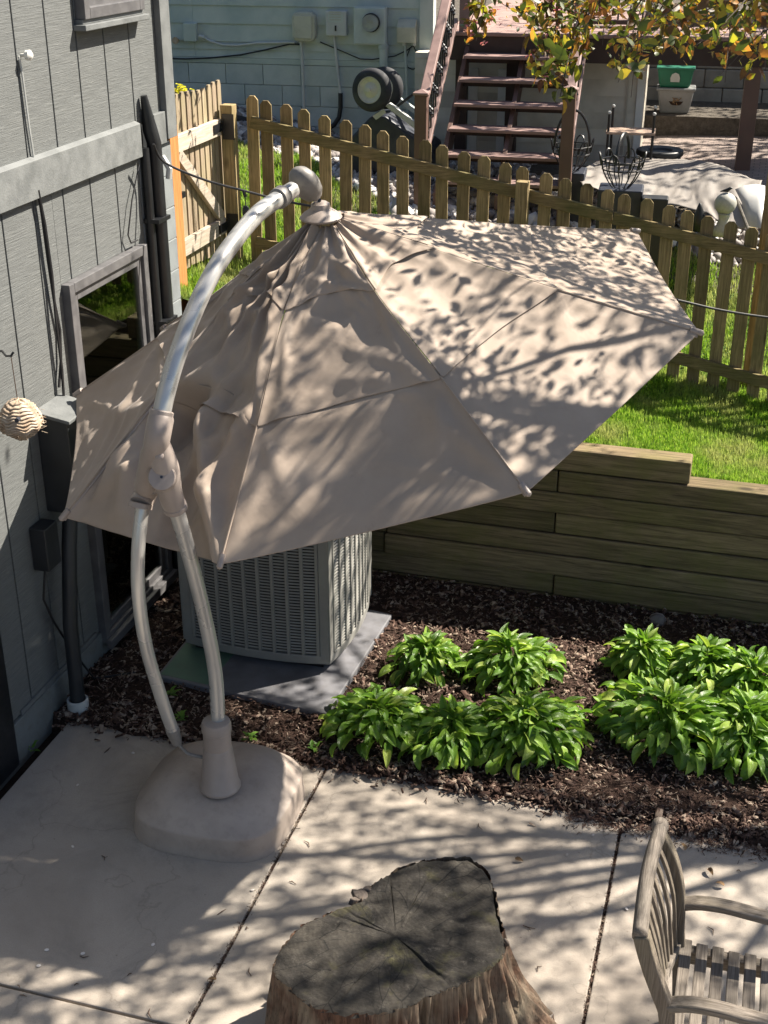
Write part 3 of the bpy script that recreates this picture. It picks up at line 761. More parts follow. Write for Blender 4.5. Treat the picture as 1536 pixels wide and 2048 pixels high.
for z in rowsz:
    ring = out
    i0, i1 = 0, 48
    for i in range(i0, i1):
        if i in (23,): continue
        (xa, ya), (xb, yb) = ring[i], ring[(i + 1) % n_o]
        c_ = Vector(((AX0 + AX1) / 2, (AY0 + AY1) / 2, 0))
        def inn(x_, y_, d_):
            v_ = (c_ - Vector((x_, y_, 0))); v_.z = 0; v_.normalize(); return Vector((x_, y_, 0)) + v_ * d_
        b0 = Vector((xa, ya, z)); b1 = Vector((xb, yb, z)); a0 = inn(xa, ya, .006); a1 = inn(xb, yb, .006)
        lv.add([b0, b1, Vector((a1.x, a1.y, z + .0075)), Vector((a0.x, a0.y, z + .0075)), b0 - Vector((0, 0, .002)), b1 - Vector((0, 0, .002)), Vector((a1.x, a1.y, z + .006)), Vector((a0.x, a0.y, z + .006))],
               [(0, 1, 2, 3), (7, 6, 5, 4), (0, 4, 5, 1)])
lvo = lv.build('louvres', M['ac'], ac); lvo['kind'] = 'stuff'
def arc_pt(side, t):
    if side == 0: return Vector((AX0 + (AX1 - AX0) * t, AY0 - .05 * 4 * t * (1 - t), 0))
    return Vector((AX1 + .05 * 4 * t * (1 - t), AY0 + (AY1 - AY0) * t, 0))
for side in (0, 1):
    for k in range(10):
        t = .07 + k * (.86 / 9)
        p = arc_pt(side, t)
        if side == 0: MB().box(p.x - .009, p.x + .009, p.y - .005, p.y + .012, AZ0 + .06, AZ1 - .05).build('grille_bar', M['ac'], ac)
        else: MB().box(p.x - .012, p.x + .005, p.y - .009, p.y + .009, AZ0 + .06, AZ1 - .05).build('grille_bar', M['ac'], ac)
for (x_, y_) in ((AX0, AY0), (AX1, AY0), (AX1, AY1), (AX0, AY1)):
    sx = 1 if x_ == AX0 else -1; sy = 1 if y_ == AY0 else -1
    m_ = MB(); m_.box(min(x_ - sx * .004, x_ + sx * .055), max(x_ - sx * .004, x_ + sx * .055), min(y_ - sy * .012, y_ + sy * .0), max(y_ - sy * .012, y_), AZ0 + .03, AZ1 - .03)
    m_.box(min(x_ - sx * .012, x_ - sx * .004), max(x_ - sx * .012, x_ - sx * .004), min(y_ - sy * .012, y_ + sy * .055), max(y_ - sy * .012, y_ + sy * .055), AZ0 + .03, AZ1 - .03)
    m_.build('corner_post', M['ac'], ac, bevel=.004)
fan = MB()
for k in range(1, 8):
    r_ = .05 * k + .02
    fan.tube([(-2.675 + r_ * math.cos(a), 6.85 + r_ * math.sin(a), AZ1 + .02 - .0) for a in np.linspace(0, 2 * math.pi, 25)], .003, 5)
for a in np.linspace(0, math.pi, 5)[:-1]:
    fan.tube([(-2.675 - .38 * math.cos(a), 6.85 - .38 * math.sin(a), AZ1 + .016), (-2.675 + .38 * math.cos(a), 6.85 + .38 * math.sin(a), AZ1 + .016)], .003, 5)
fan.build('fan_guard', M['ac'], ac)
MB().lathe([(.36, 0), (.36, .01), (.001, .01)], 32, (-2.675, 6.85, AZ1 + .0)).build('fan_recess', M['ac_dark'], ac)

# ================================================================== CANTILEVER UMBRELLA
ub = Vector((-2.307, 4.967, 0))
um = thing('cantilever_umbrella', 'large taupe cantilever umbrella half collapsed on a bent silver mast over the patio', 'umbrella', ub)
# -- base: rounded square dome with skirt
bcx, bcy = -2.375, 5.105
bb = MB(); n = 96
def sq_r(th, hw, p=2.7): return hw / ((abs(math.cos(th)) ** p + abs(math.sin(th)) ** p) ** (1 / p))
prof = [(1.0, 0.0), (1.0, .012), (.992, .02), (.985, .06), (.972, .12), (.965, .132), (.955, .137), (.93, .146), (.88, .170), (.82, .197), (.75, .222), (.66, .243), (.55, .258), (.40, .268), (.25, .272), (.1, .273), (.02, .273)]
for k_, (f_, z) in enumerate(prof):
    for k in range(n):
        th = 2 * math.pi * k / n + R(2)
        pw_ = 3.4 if z < .15 else 3.0
        r_ = sq_r(2 * math.pi * k / n, .405, pw_) * f_
        zz = z + (.012 * math.sin(th * 2 + .5) * f_ * (1 - f_) * 4 if z > .16 else 0)
        bb.v.append(Vector((bcx + r_ * 1.02 * math.cos(th), bcy + r_ * math.sin(th), zz)))
for i in range(len(prof) - 1):
    for k in range(n):
        k2 = (k + 1) % n; bb.f.append((i * n + k, i * n + k2, (i + 1) * n + k2, (i + 1) * n + k))
bb.f.append(tuple((len(prof) - 1) * n + k for k in range(n)))
bo = bb.build('base', M['base_taupe'], um, smooth='all')
# -- cone socket
cone = MB().lathe([(.105, .0), (.105, .012), (.098, .02), (.074, .235), (.068, .25)], 32, (ub.x, ub.y + .0, .262)).build('socket', M['taupe'], um, smooth=True)
MB().lathe([(.07, .0), (.07, .09), (.075, .095), (.075, .13), (.068, .15), (.055, .155)], 32, (ub.x, ub.y, .512)).build('collar', M['taupe'], um, smooth=True)
MS = (ub.x, ub.y); MA = 78
def mp(x, y): return atP(x, y, MS, MA)
def spline(pts, n=8):
    pts = [Vector(p) for p in pts]; out_ = []
    for i in range(len(pts) - 1):
        p0 = pts[max(i - 1, 0)]; p1 = pts[i]; p2 = pts[i + 1]; p3 = pts[min(i + 2, len(pts) - 1)]
        for k in range(n):
            t = k / n; out_.append(.5 * ((2 * p1) + (p2 - p0) * t + (2 * p0 - 5 * p1 + 4 * p2 - p3) * t * t + (3 * p1 - p0 - 3 * p2 + p3) * t ** 3))
    out_.append(pts[-1]); return out_
low = [mp(440, 1500), mp(437, 1460), mp(431, 1350), mp(411, 1240), mp(384, 1130), mp(356, 1030), mp(340, 985)]
MB().tube(spline(low), .036, 18).build('lower_pole', M['alu'], um, smooth=True)
# second, loose pole hanging beside the first
side_off = Vector((-.172, -.02, 0))
s_top = atP(292, 985, (ub.x - .18, ub.y - .04), MA); s_list = [s_top] + [atP(x, y, (ub.x - .18, ub.y - .04), MA) for x, y in ((283, 1030), (276, 1110), (278, 1200), (294, 1300), (324, 1400), (346, 1462))]
# tubes: pale upper sleeve
MB().tube(spline(s_list), .0315, 18).build('strut_pole', M['alu'], um, smooth=True)
e0 = s_list[-1]; e1 = e0 + (s_list[-1] - s_list[-2]).normalized() * .09
MB().tube([e0 - (e1 - e0) * .2, e0, e1], [.034, .035, .026], 14).build('pole_end_cap', M['grey_cast'], um, smooth=True)
MB().tube(spline([e1, e1.lerp(Vector((ub.x - .07, ub.y - .03, .45)), .4) + Vector((0, 0, -.03)), Vector((ub.x - .07, ub.y - .02, .44))]), .009, 8).build('link_rod', M['grey_cast'], um, smooth=True)
# -- joint housing
hs = MB()
jm = mp(318, 842); jb1 = s_list[1] + Vector((0, 0, .04)); jb0 = s_list[0]
hs.tube(spline([mp(323, 832), mp(314, 880), atP(303, 940, (ub.x - .1, ub.y - .02), MA), s_list[0], s_list[1] + Vector((0, 0, .055))], 6), [.052] + [.056] * 8 + [.062] * 8 + [.052] * 7 + [.05], 22)
hs.build('joint_housing', M['taupe'], um, smooth=True)
hs2 = MB().tube(spline([mp(318, 885), mp(330, 940), mp(340, 985), mp(350, 1016)], 6), [.046, .048, .052, .056, .06, .063, .064, .064, .062, .060, .058, .056, .055, .054, .053, .052, .051, .05, .05], 22)
hs2.build('joint_housing', M['taupe'], um, smooth=True)
cn = -Vector(fw)
webp = [mp(312, 905), mp(345, 940), mp(352, 985), s_list[1] + Vector((.03, 0, .10)), s_list[0] + Vector((.0, 0, .02))]
MB().add([p + cn * .03 for p in webp] + [p - cn * .03 for p in webp], [(0, 1, 2, 3, 4), (9, 8, 7, 6, 5)] + [(i, 5 + i, 5 + (i + 1) % 5, (i + 1) % 5) for i in range(5)]).build('joint_web', M['taupe'], um, bevel=.012)
kc = mp(328, 955) + cn * .04
MB().lathe([(.062, -.03), (.062, .012), (.056, .022), (.001, .024)], 28, kc, cn).build('pivot_cap', M['taupe'], um, smooth=True)
MB().lathe([(.006, 0), (.006, .004), (.001, .004)], 10, kc + cn * .024, cn).build('pivot_screw', M['tub_black'], um)
for (x, y) in ((350, 994), (323, 912)):
    MB().lathe([(.02, -.03), (.02, .006), (.013, .01), (.001, .01)], 16, mp(x, y) + cn * .052, cn).build('bolt_cover', M['taupe'], um, smooth=True)
for c_, d_ in ((s_list[1] + Vector((0, 0, .05)), s_list[1] - s_list[0]), (mp(350, 1014), mp(356, 1030) - mp(340, 985))):
    MB().lathe([(.05, -.012), (.055, -.01), (.055, .012), (.047, .014)], 22, c_, d_).build('clamp_ring', M['taupe'], um, smooth=True)
# -- mast
mast = [mp(322, 838), mp(329, 800), mp(345, 740), mp(362, 690), mp(383, 635), mp(410, 575), mp(440, 522), mp(478, 470), mp(515, 428), mp(550, 402), mp(585, 380)]
MB().tube(spline(mast), .0395, 20).build('mast', M['alu'], um, smooth=True)
MB().lathe([(.048, -.02), (.052, -.015), (.052, .02), (.046, .025)], 22, mp(322, 832), mp(329, 800) - mp(318, 860)).build('clamp_ring', M['taupe'], um, smooth=True)
hd = (mast[-1] - mast[-3]).normalized()
MB().lathe([(.044, -.03), (.05, -.025), (.05, .02), (.046, .03), (.038, .032), (.036, .085)], 22, mast[-2] + hd * .05, hd).build('mast_sleeve', M['grey_cast'], um, smooth=True)
# crank head: egg shaped casting
hc = atP(612, 374, MS, MA)
apex = atD(655, 427, 6.36); crown = atD(637, 425, 6.34)
q0 = atP(600, 350, MS, MA); q1 = atP(636, 408, MS, MA)
ax = (q1 - q0).normalized()
egg = MB().lathe([(.004, -.012), (.03, -.005), (.055, .02), (.072, .06), (.076, .10), (.07, .145), (.052, .185), (.03, .205), (.02, .22), (.004, .22)], 26, q0 - ax * .03, ax, (1, .8))
egg.build('crank_head', M['grey_cast'], um, smooth=True)
for (x, y) in ((619, 374), (640, 406)):
    MB().lathe([(.009, -.03), (.009, .004), (.001, .004)], 10, atP(x, y, MS, MA) + cn * .06, cn).build('head_bolt', M['tub_black'], um)
MB().tube([q1 - ax * .02, q1.lerp(crown, .6), crown + Vector((0, 0, .02))], .014, 10).build('crown_pin', M['grey_cast'], um, smooth=True)
# -- canopy: eight bays, three overlapping tiers
cd = {'A': (6.46, (125, 1035), [(462, 600), (312, 794)]), 'B': (5.83, (440, 1130), [(572, 618), (515, 848)]), 'C': (5.60, (1055, 985), [(748, 580), (880, 752)]),
      'D': (6.23, (1400, 665), [(862, 497), (1110, 578)]), 'E': (7.31, (1275, 462), [(850, 437), (1055, 452)]), 'F': None, 'H': (8.15, (325, 657), None), 'G': (7.22, (152, 789), None)}
order = ['A', 'B', 'C', 'D', 'E', 'F', 'H', 'G']
APD = 6.36; ribs = []
for nm in order:
    e = cd[nm]
    if e is None: Vp = Vector((-2.13, 7.62, 2.33))
    else: Vp = atD(*e[1], e[0])
    if e and e[2]:
        nodes = []
        for i_, px in enumerate(e[2]):
            L = math.dist(px, (655, 427)) / math.dist(e[1], (655, 427))
            # perspective-correct position on the straight rib, then lifted a little (ribs arch)
            d_ = 1 / ((1 - L) / APD + L / e[0]) - .03
            nodes.append(atD(*px, d_))
    else:
        ar_ = .07 if nm == 'F' else .0
        nodes = [apex.lerp(Vp, .31) + Vector((0, 0, ar_ + .01)), apex.lerp(Vp, .64) + Vector((0, 0, ar_ - .01))]
    ribs.append([apex.copy()] + nodes + [Vp])
S1, S2 = .31, .64
def rib(k, s):
    P_ = ribs[k % 8]; s = float(s)
    kn = [0, S1, S2, 1.0]
    i = 0 if s < S1 else (1 if s < S2 else 2)
    t = (s - kn[i]) / (kn[i + 1] - kn[i])
    def tang(j):
        if j == 0: return (P_[1] - P_[0]) / S1
        if j == 3: return (P_[3] - P_[2]) / (1 - S2)
        return ((P_[j + 1] - P_[j]) / (kn[j + 1] - kn[j]) + (P_[j] - P_[j - 1]) / (kn[j] - kn[j - 1])) / 2
    dk = kn[i + 1] - kn[i]; m0 = tang(i) * dk; m1 = tang(i + 1) * dk
    return (2 * t**3 - 3 * t**2 + 1) * P_[i] + (t**3 - 2 * t**2 + t) * m0 + (-2 * t**3 + 3 * t**2) * P_[i + 1] + (t**3 - t**2) * m1
#           A-B   B-C    C-D    D-E    E-F   F-H   H-G   G-A
foldA = [.055, .034, .012, .012, .015, .02, .022, .05]
noisA = [.10, .036, .014, .014, .03, .03, .03, .018]
sagA = [.05, .045, .03, .03, .05, .05, .09, .045]
def scal1(t): return S1 - .045 * 4 * t * (1 - t)
def scal2(t): return S2 - .02 * 4 * t * (1 - t)
cc = sum(((r_[3]) for r_ in ribs), Vector()) / 8
def surf(k, s, t):
    a = rib(k, s); b = rib(k + 1, s)
    tt = t
    p = a.lerp(b, tt)
    e1_ = (ribs[k][3] - ribs[k][0]); e2_ = (ribs[(k + 1) % 8][3] - ribs[(k + 1) % 8][0])
    nrm = e1_.cross(e2_)
    if nrm.z < 0: nrm = -nrm
    nrm.normalize()
    wd = (b - a).length
    q = 4 * t * (1 - t)
    p = p - nrm * sagA[k] * q * (math.sin(math.pi * min(1, s * 1.05)) * .5 + s * .6)
    # the mast pushes the A-B bay inward: a sharp fold runs from the seam down to corner B
    if k == 0 and s > .56:
        tf = .42 + .53 * min(1, max(0, (s - .64) / .36)); x_ = tf - t
        sm = lambda v: max(0, min(1, v)) ** 2 * (3 - 2 * max(0, min(1, v)))
        push = sm(x_ / .045) * (1 - .75 * sm((x_ - .12) / .4)) * sm((s - .56) / .1) * min(1, t / .12)
        p = p + Vector(fw) * .20 * push - nrm * .03 * push
        p = p - Vector(fw) * .035 * math.exp(-((x_ + .03) / .05) ** 2) * sm((s - .6) / .1) * min(1, (1 - t) / .1)
    disp = 0.0
    L = (e1_.length + e2_.length) / 2
    edge = min(1, q * 3)
    for (s0, t0, am) in ((S1, 0, 1), (S1, 1, 1), (S2, 0, 1), (S2, 1, 1), (1, 0, 1.3), (1, 1, 1.3)):
        du = (t - t0) * max(wd, .05); ds = (s - s0) * L; r_ = math.hypot(du, ds) + 1e-6
        if r_ > .9: continue
        ang = math.atan2(ds, abs(du))
        disp += am * foldA[k] * (r_ / .16) * math.exp(1 - r_ / .16) * .5 * (1.5 * (1 - abs(math.sin(ang * 5 + k * 1.7 + s0 * 5 + .7 * math.sin(ang * 3 + k)))) ** 2.2 - .45)
    for (kk, t0, am) in ((7, 1, .036), (0, 1, .026), (1, 0, .020), (7, 0, .012), (2, 0, .006), (3, 0, .006), (0, 0, .02)):
        if k == kk:
            du = abs(t - t0) * max(wd, .05); ds = (1 - s) * L; r_ = math.hypot(du, ds); ang = math.atan2(ds, du + 1e-6)
            disp += am * ((1 - abs(math.sin(ang * 6.5 + .6 * math.sin(ang * 5)))) ** 2.5 - .3) * min(1, r_ / .25) * math.exp(-r_ / .9)
    if s < S1 + .02:
        u = 1 - s / (S1 + .02)
        disp += .017 * math.cos(t * 2 * math.pi * (2.1 + .5 * math.sin(k * 3.3)) + k * .9 + 1.8 * s / S1 * math.sin(k * 2.1)) * u * (1 - .55 * u) * edge * (1.5 if k in (7, 0, 1, 2) else 1) * min(1, s / .08)
        pinch = math.exp(-((1 - abs(2 * t - 1)) / .12)) ; disp += 0
    # stretched diagonal wrinkles + soft crumple
    nv = Vector((p.x * 2.6 + k * 7, p.y * 2.6, p.z * 2.6)); disp += noisA[k] * 1.0 * mnoise.noise(nv) * min(1, q * 2.2)
    nv = Vector((s * 2.2 + 11 * k, t * 6 + s * 3, 3)); disp += noisA[k] * .4 * mnoise.noise(nv) * min(1, q * 3)
    if k == 0:
        nv = Vector((t * 9 + s * 6, s * 1.8, k)); disp += .018 * mnoise.noise(nv) * min(1, q * 3)
        rdg = 1 - abs(mnoise.noise(Vector((t * 3.2 + s * 2, s * 2.6 - t * 1.5, 9 + k)))) * 2; disp += .13 * max(0, rdg - .42) * min(1, q * 3)
    disp *= min(1, q * 6) * (1 - .8 * max(0, (s - .85) / .15))
    return p + nrm * disp, nrm
def tier(name, k, f0, f1, lift, ns, ntt=34):
    rows_ = []
    for j in range(ns + 1):
        row = []
        for i in range(ntt + 1):
            t = i / ntt; t = t
            s = f0(t) + (f1(t) - f0(t)) * j / ns
            p, nrm = surf(k, s, t)
            lf = lift * (.35 + .65 * j / ns)
            row.append(p + nrm * lf)
        rows_.append(row)
    o = MB().grid(rows_).build(name, M['fabric'], um, smooth='all')
    sm = o.modifiers.new('solid', 'SOLIDIFY'); sm.thickness = .0025; sm.offset = -1
    sb = o.modifiers.new('sub', 'SUBSURF'); sb.levels = 0; sb.render_levels = 1
    return o
for k in range(8):
    tier('top_tier_panel', k, lambda t: .05, lambda t: scal1(t) + .012, .016, 16)
    tier('middle_tier_panel', k, lambda t: scal1(t) - .05, lambda t: scal2(t) + .012, .008, 18)
    tier('lower_tier_panel', k, lambda t: scal2(t) - .05, lambda t: 1.0, 0.0, 22)
for k in range(8):
    nrm = surf(k, .5, .01)[1]
    MB().tube([rib(k, s) - Vector((0, 0, .022)) for s in np.linspace(.03, .995, 24)], .009, 8).build('rib', M['taupe'], um, smooth=True)
    MB().tube([surf(k, s, 0)[0] + Vector((0, 0, .0012)) for s in np.linspace(S2, 1.0, 30)], .0045, 6).build('seam_piping', M['fabric'], um, smooth=True)
    Vp = ribs[k][3]; dr = (ribs[k][3] - ribs[k][2]).normalized()
    MB().tube([Vp - dr * .05, Vp + dr * .012, Vp + dr * .02], [.016, .015, .006], 12).build('rib_cap', M['taupe'], um, smooth=True)
cax = (Vector((0, 0, 1)) + (apex - cc).normalized() * .6).normalized()
MB().lathe([(.10, -.03), (.105, -.02), (.085, .0), (.05, .022), (.045, .045), (.03, .055), (.001, .056)], 28, apex.lerp(crown, .75) - cax * .0, cax).build('crown_cap', M['taupe'], um, smooth=True)

# ================================================================== STRING LIGHT
sl = thing('string_light', 'black string light cable with a clear bulb strung from the house past the umbrella head', 'string light', (-3.5, 7.6, 2.9))
a_ = atX(307, 288, XW + .13)
pts = [a_] + [atD(x, y, d) for x, y, d in ((330, 325, 7.9), (410, 360, 7.95), (490, 382, 8.0), (560, 400, 8.05), (620, 412, 8.1))]
MB().tube(spline(pts), .0075, 8).build('cable', M['rubber'], sl, smooth=True)
pend = atD(1352, 600, 8.9)
MB().tube(spline([pts[-1], atD(800, 470, 8.3), atD(1080, 550, 8.6), atD(1290, 592, 8.85), pend, atD(1440, 620, 8.95), atD(1545, 636, 9.0), atD(1700, 650, 9.0)]), .0085, 8).build('cable', M['rubber'], sl, smooth=True)
for (x, y, d) in ((490, 384, 8.0), (1356, 600, 8.9)):
    p = atD(x, y, d)
    MB().tube([p + Vector((-.01, 0, .008)), p + Vector((0.0, 0, -.03))], .011, 8).build('socket_tee', M['rubber'], sl, smooth=True)
p = atD(490, 384, 8.0)
MB().tube([p, p + Vector((0, 0, -.10))], .0035, 6).build('drop_wire', M['rubber'], sl)
MB().lathe([(.012, .0), (.021, -.012), (.023, -.05), (.018, -.06)][::-1], 16, p + Vector((0, 0, -.085))).build('socket', M['iron'], sl, smooth=True)
MB().lathe([(.016, 0), (.02, -.02), (.03, -.05), (.032, -.075), (.024, -.1), (.004, -.11)][::-1], 20, p + Vector((0, 0, -.145))).build('bulb', M['clear'], sl, smooth=True)
MB().tube([p + Vector((0, 0, -.15)), p + Vector((.006, 0, -.2)), p + Vector((-.004, 0, -.22))], .002, 5).build('filament', M['util'], sl)

# ================================================================== NEIGHBOUR'S YARD (its own frame, turned 4 degrees)
NA = R(4); NM = Matrix.Rotation(NA, 4, 'Z')
def nat(px, py, v): return atP(px, py, (-v * math.sin(NA), v * math.cos(NA)), 4)
def nuv(p): return (p[0] * math.cos(NA) + p[1] * math.sin(NA), -p[0] * math.sin(NA) + p[1] * math.cos(NA), p[2])
def nw(u, v, z): return NM @ Vector((u, v, z))
def nbox(name, mat, parent, u0, u1, v0, v1, z0, z1, bevel=0, label=None):
    return MB().box(u0, u1, v0, v1, z0, z1, NM).build(name, mat, parent, bevel=bevel, label=label)
def nprism(poly_px, v, depth, mb=None):
    """polygon seen on the plane v (photo points), pushed back by depth"""
    mb = mb or MB(); n = len(poly_px); fr = [nat(x, y, v) for x, y in poly_px]; bk = [p + NM @ Vector((0, depth, 0)) for p in fr]
    return mb.add(fr + bk, [tuple(range(n)), tuple(reversed(range(n, 2 * n)))] + [(i, n + i, n + (i + 1) % n, (i + 1) % n) for i in range(n)])

nh = thing('neighbour_house', 'blue-grey neighbouring house with lap siding above a painted block foundation', 'house', nw(-4, 13.6, 2.1))
NV = 13.5; U0, U1 = -9.0, -2.53
nbox('wall', M['blue_block'], nh, U0, U1, NV + .02, NV + .4, .9, 7)
zz = [2.858, 2.936, 3.013, 3.185, 3.36] + [3.36 + .172 * k for k in range(1, 16)]
for a, b in zip(zz[:-1], zz[1:]):
    m_ = MB(); Mx = NM @ Matrix(((0, 0, 1, 0), (1, 0, 0, NV), (0, 1, 0, 0), (0, 0, 0, 1)))
    cuts = [U0, -6.4, -2.532] if round(a * 100) % 2 else [U0, -4.9, -2.532]
    for c0, c1 in zip(cuts[:-1], cuts[1:]):
        m_ = MB(); m_.prism([(.019, b + .004), (.008, b + .004), (-.006, a), (.019, a)], Mx, c0 + .001, c1 - .001)
        m_.build('siding_board', M['blue_siding'], nh)
nbox('sill_board', M['blue_siding'], nh, U0, U1, NV - .004, NV + .019, 2.80, 2.856, bevel=.003)
nbox('corner_board', M['blue_siding'], nh, -2.53, -2.39, NV - .03, NV + .12, 1.9, 7, bevel=.004)
proto = None
for r_ in range(8):
    z1_ = 2.795 - r_ * .203
    off = .2 if r_ % 2 else 0
    for k in range(11):
        u0_ = -2.55 - .405 * (k + 1) + off
        if r_ > 5 and k > 6: continue
        if u0_ + .4 > -2.55: 
            nbox('block', M['blue_block'], nh, u0_, -2.55, NV - .0, NV + .05, z1_ - .197, z1_, bevel=.003); continue
        if proto is None:
            proto = MB().box(0, .399, 0, .05, 0, .197).build('block', M['blue_block'], nh, bevel=.003, origin=(0, 0, 0)); proto.location = nw(u0_, NV, z1_ - .197); proto.rotation_euler = (0, 0, NA)
        else: dup(proto, nh, nw(u0_, NV, z1_ - .197), (0, 0, NA))
def wallbox(name, mat, px0, py0, px1, py1, th, label, cat, group=None, rot=0, bevel=.012, v=NV - .005):
    a = nuv(nat(px0, py0, v)); b = nuv(nat(px1, py1, v))
    t = thing(name, label, cat, nw((a[0] + b[0]) / 2, v, b[2]), group)
    return t, a[0], b[0], b[2], a[2]
# beige cable enclosure
t, u0, u1, z0, z1 = wallbox('cable_box', None, 588, 22, 636, 82, .12, 'rounded beige cable box, leftmost of the large boxes on the blue-grey wall', 'utility box')
m_ = MB(); cx, cz = (u0 + u1) / 2, (z0 + z1) / 2; hw, hh = (u1 - u0) / 2, (z1 - z0) / 2
poly = []
for k in range(40):
    th = 2 * math.pi * k / 40; c_, s_ = math.cos(th), math.sin(th); p_ = 5
    r_ = 1 / ((abs(c_) ** p_ + abs(s_) ** p_) ** (1 / p_)); poly.append((cx + hw * r_ * c_, cz + hh * r_ * s_))
m_.prism(poly, NM @ Matrix(((1, 0, 0, 0), (0, 0, -1, NV - .005), (0, 1, 0, 0), (0, 0, 0, 1))), 0, .11)
m_.build('cover', M['util'], t, bevel=.02)
nbox('lid_rim', M['util'], t, u0 + .03, u1 - .03, NV - .128, NV - .116, z0 + .03, z1 - .03, bevel=.01)
def cpipe(pts, v, r_, mat, name, parent, **kw): return MB().tube([nat(x, y, v) for x, y in pts], r_, 10).build(name, mat, parent, smooth=True)
cpipe([(602, 82), (605, 140), (608, 225)], NV - .05, .017, M['util_lt'], 'conduit', t)
# phone box
t, u0, u1, z0, z1 = wallbox('phone_box', None, 655, 20, 697, 71, .1, 'light grey phone service box with a printed cover and a black lock', 'utility box')
nbox('cover', M['util_lt'], t, u0, u1, NV - .10, NV - .006, z0, z1, bevel=.012)
nbox('label_plate', M['util_bl'], t, u0 + .03, u1 - .03, NV - .104, NV - .101, z0 + .13, z1 - .03)
for k in range(4): nbox('print_line', M['util'], t, u0 + .045, u1 - .05, NV - .1065, NV - .1045, z0 + .15 + k * .025, z0 + .158 + k * .025)
nbox('lock', M['iron'], t, (u0 + u1) / 2 - .008, (u0 + u1) / 2 + .006, NV - .112, NV - .101, z0 + .05, z0 + .10)
cpipe([(668, 71), (674, 130), (681, 187)], NV - .05, .015, M['util_lt'], 'conduit', t)
cpipe([(681, 186), (681, 215), (678, 235), (668, 250), (655, 258)], NV - .05, .024, M['rubber'], 'flexible_sleeve', t)
# electric meter
t, u0, u1, z0, z1 = wallbox('electric_meter', None, 713, 13, 775, 87, .14, 'square painted electric meter panel with a round glass dial', 'electric meter')
nbox('panel', M['util_bl'], t, u0, u1, NV - .12, NV - .006, z0, z1, bevel=.01)
nbox('rim', M['util_bl'], t, u0 - .01, u1 + .01, NV - .10, NV - .09, z0 - .01, z1 + .01, bevel=.003)
mc = nat(743, 45, NV - .125); an = NM @ Vector((0, -1, 0))
MB().lathe([(.086, 0), (.09, .01), (.09, .03), (.08, .035)], 30, mc, an).build('dial_ring', M['iron'], t, smooth=True)
MB().lathe([(.078, 0), (.078, .05), (.001, .052)], 30, mc, an).build('dial', M['util_lt'], t, smooth=True)
MB().lathe([(.08, .036), (.08, .08), (.06, .105), (.001, .115)], 30, mc, an).build('dial_glass', M['clear'], t, smooth=True)
nbox('dial_plate', M['util'], t, *(lambda q: (q[0] - .03, q[0] + .03, q[1] - .06, q[1] - .054, q[2] + .0, q[2] + .025))(nuv(mc)))
cpipe([(767, 87), (768, 160), (768, 262)], NV - .07, .045, M['blue_block'], 'conduit', t)
MB().tube([nat(767, 90, NV - .07), nat(767, 98, NV - .07)], .053, 14).build('coupling', M['blue_block'], t, smooth=True)
# tilted box right
t, u0, u1, z0, z1 = wallbox('cable_box', None, 797, 42, 834, 85, .1, 'small beige box with a pale sloping top, nearest the house corner', 'utility box')
m_ = MB(); m_.prism([(0, z0), (-.09, z0), (-.10, z1 - .05), (-.03, z1 + .02), (0, z1 + .02)], NM @ Matrix(((0, 0, 1, 0), (1, 0, 0, NV - .006), (0, 1, 0, 0), (0, 0, 0, 1))), u0, u1)
m_.build('cover', M['util'], t, bevel=.008)
cpipe([(810, 86), (813, 150), (816, 240)], NV - .04, .014, M['util_bl'], 'conduit', t)
for px_ in (808, 828): cpipe([(px_, 84), (px_, 91)], NV - .05, .022, M['util_lt'], 'gland', t)
# small junction box left
t, u0, u1, z0, z1 = wallbox('junction_box', None, 370, 45, 397, 82, .08, 'narrow blue-grey junction box at the left end of the neighbouring wall', 'utility box')
nbox('cover', M['blue_siding'], t, u0, u1, NV - .08, NV - .006, z0, z1, bevel=.008)
cpipe([(398, 72), (408, 75)], NV - .05, .018, M['util_lt'], 'elbow', t)
tp = MB().lathe([(.005, 0), (.02, .01), (.02, .05), (.035, .055), (.035, .07), (.001, .071)], 14, nat(355, 80, NV), an).build('outdoor_tap', M['rope'], None, smooth=True)
tag(tp, 'small brass outdoor tap on the blue-grey wall', 'tap')
for pts, r_, lb, mt_ in (([(405, 74), (420, 82), (445, 90), (475, 91), (515, 86), (590, 85)], .012, 'pale grey conduit sagging along the blue-grey siding', 'util_lt'),
                         ([(325, 116), (370, 118), (420, 116), (480, 110), (530, 100), (580, 88), (600, 89)], .008, 'black cable slanting up along the base of the blue-grey siding', 'rubber'),
                         ([(640, 84), (690, 105), (720, 118), (745, 119), (790, 112), (815, 100), (830, 88)], .006, 'thin dark wire looping under the meter on the blue-grey wall', 'rubber'),
                         ([(826, 90), (835, 110), (837, 130), (826, 140), (815, 134), (812, 118), (820, 96)], .005, 'loop of thin wire hanging under the rightmost utility box', 'rubber')):
    tag(cpipe(pts, NV - .03, r_, M[mt_], 'wall_cable', None), lb, 'cable')
# black plastic edging along the wall foot
ed = MB(); prev = None
pts = [(u, NV - .35 - .05 * math.sin(u)) for u in np.linspace(-7.5, -3.0, 30)]
Pt = [nw(float(u), float(v), 0) for u, v in pts]; Pt = [Vector((p.x, p.y, gz(p.x, p.y) + .04)) for p in Pt]
tag(MB().tube(Pt, .035, 8).build('garden_edging', M['rubber'], None, smooth=True), 'black plastic edging strip along the foot of the blue-grey wall', 'garden edging')
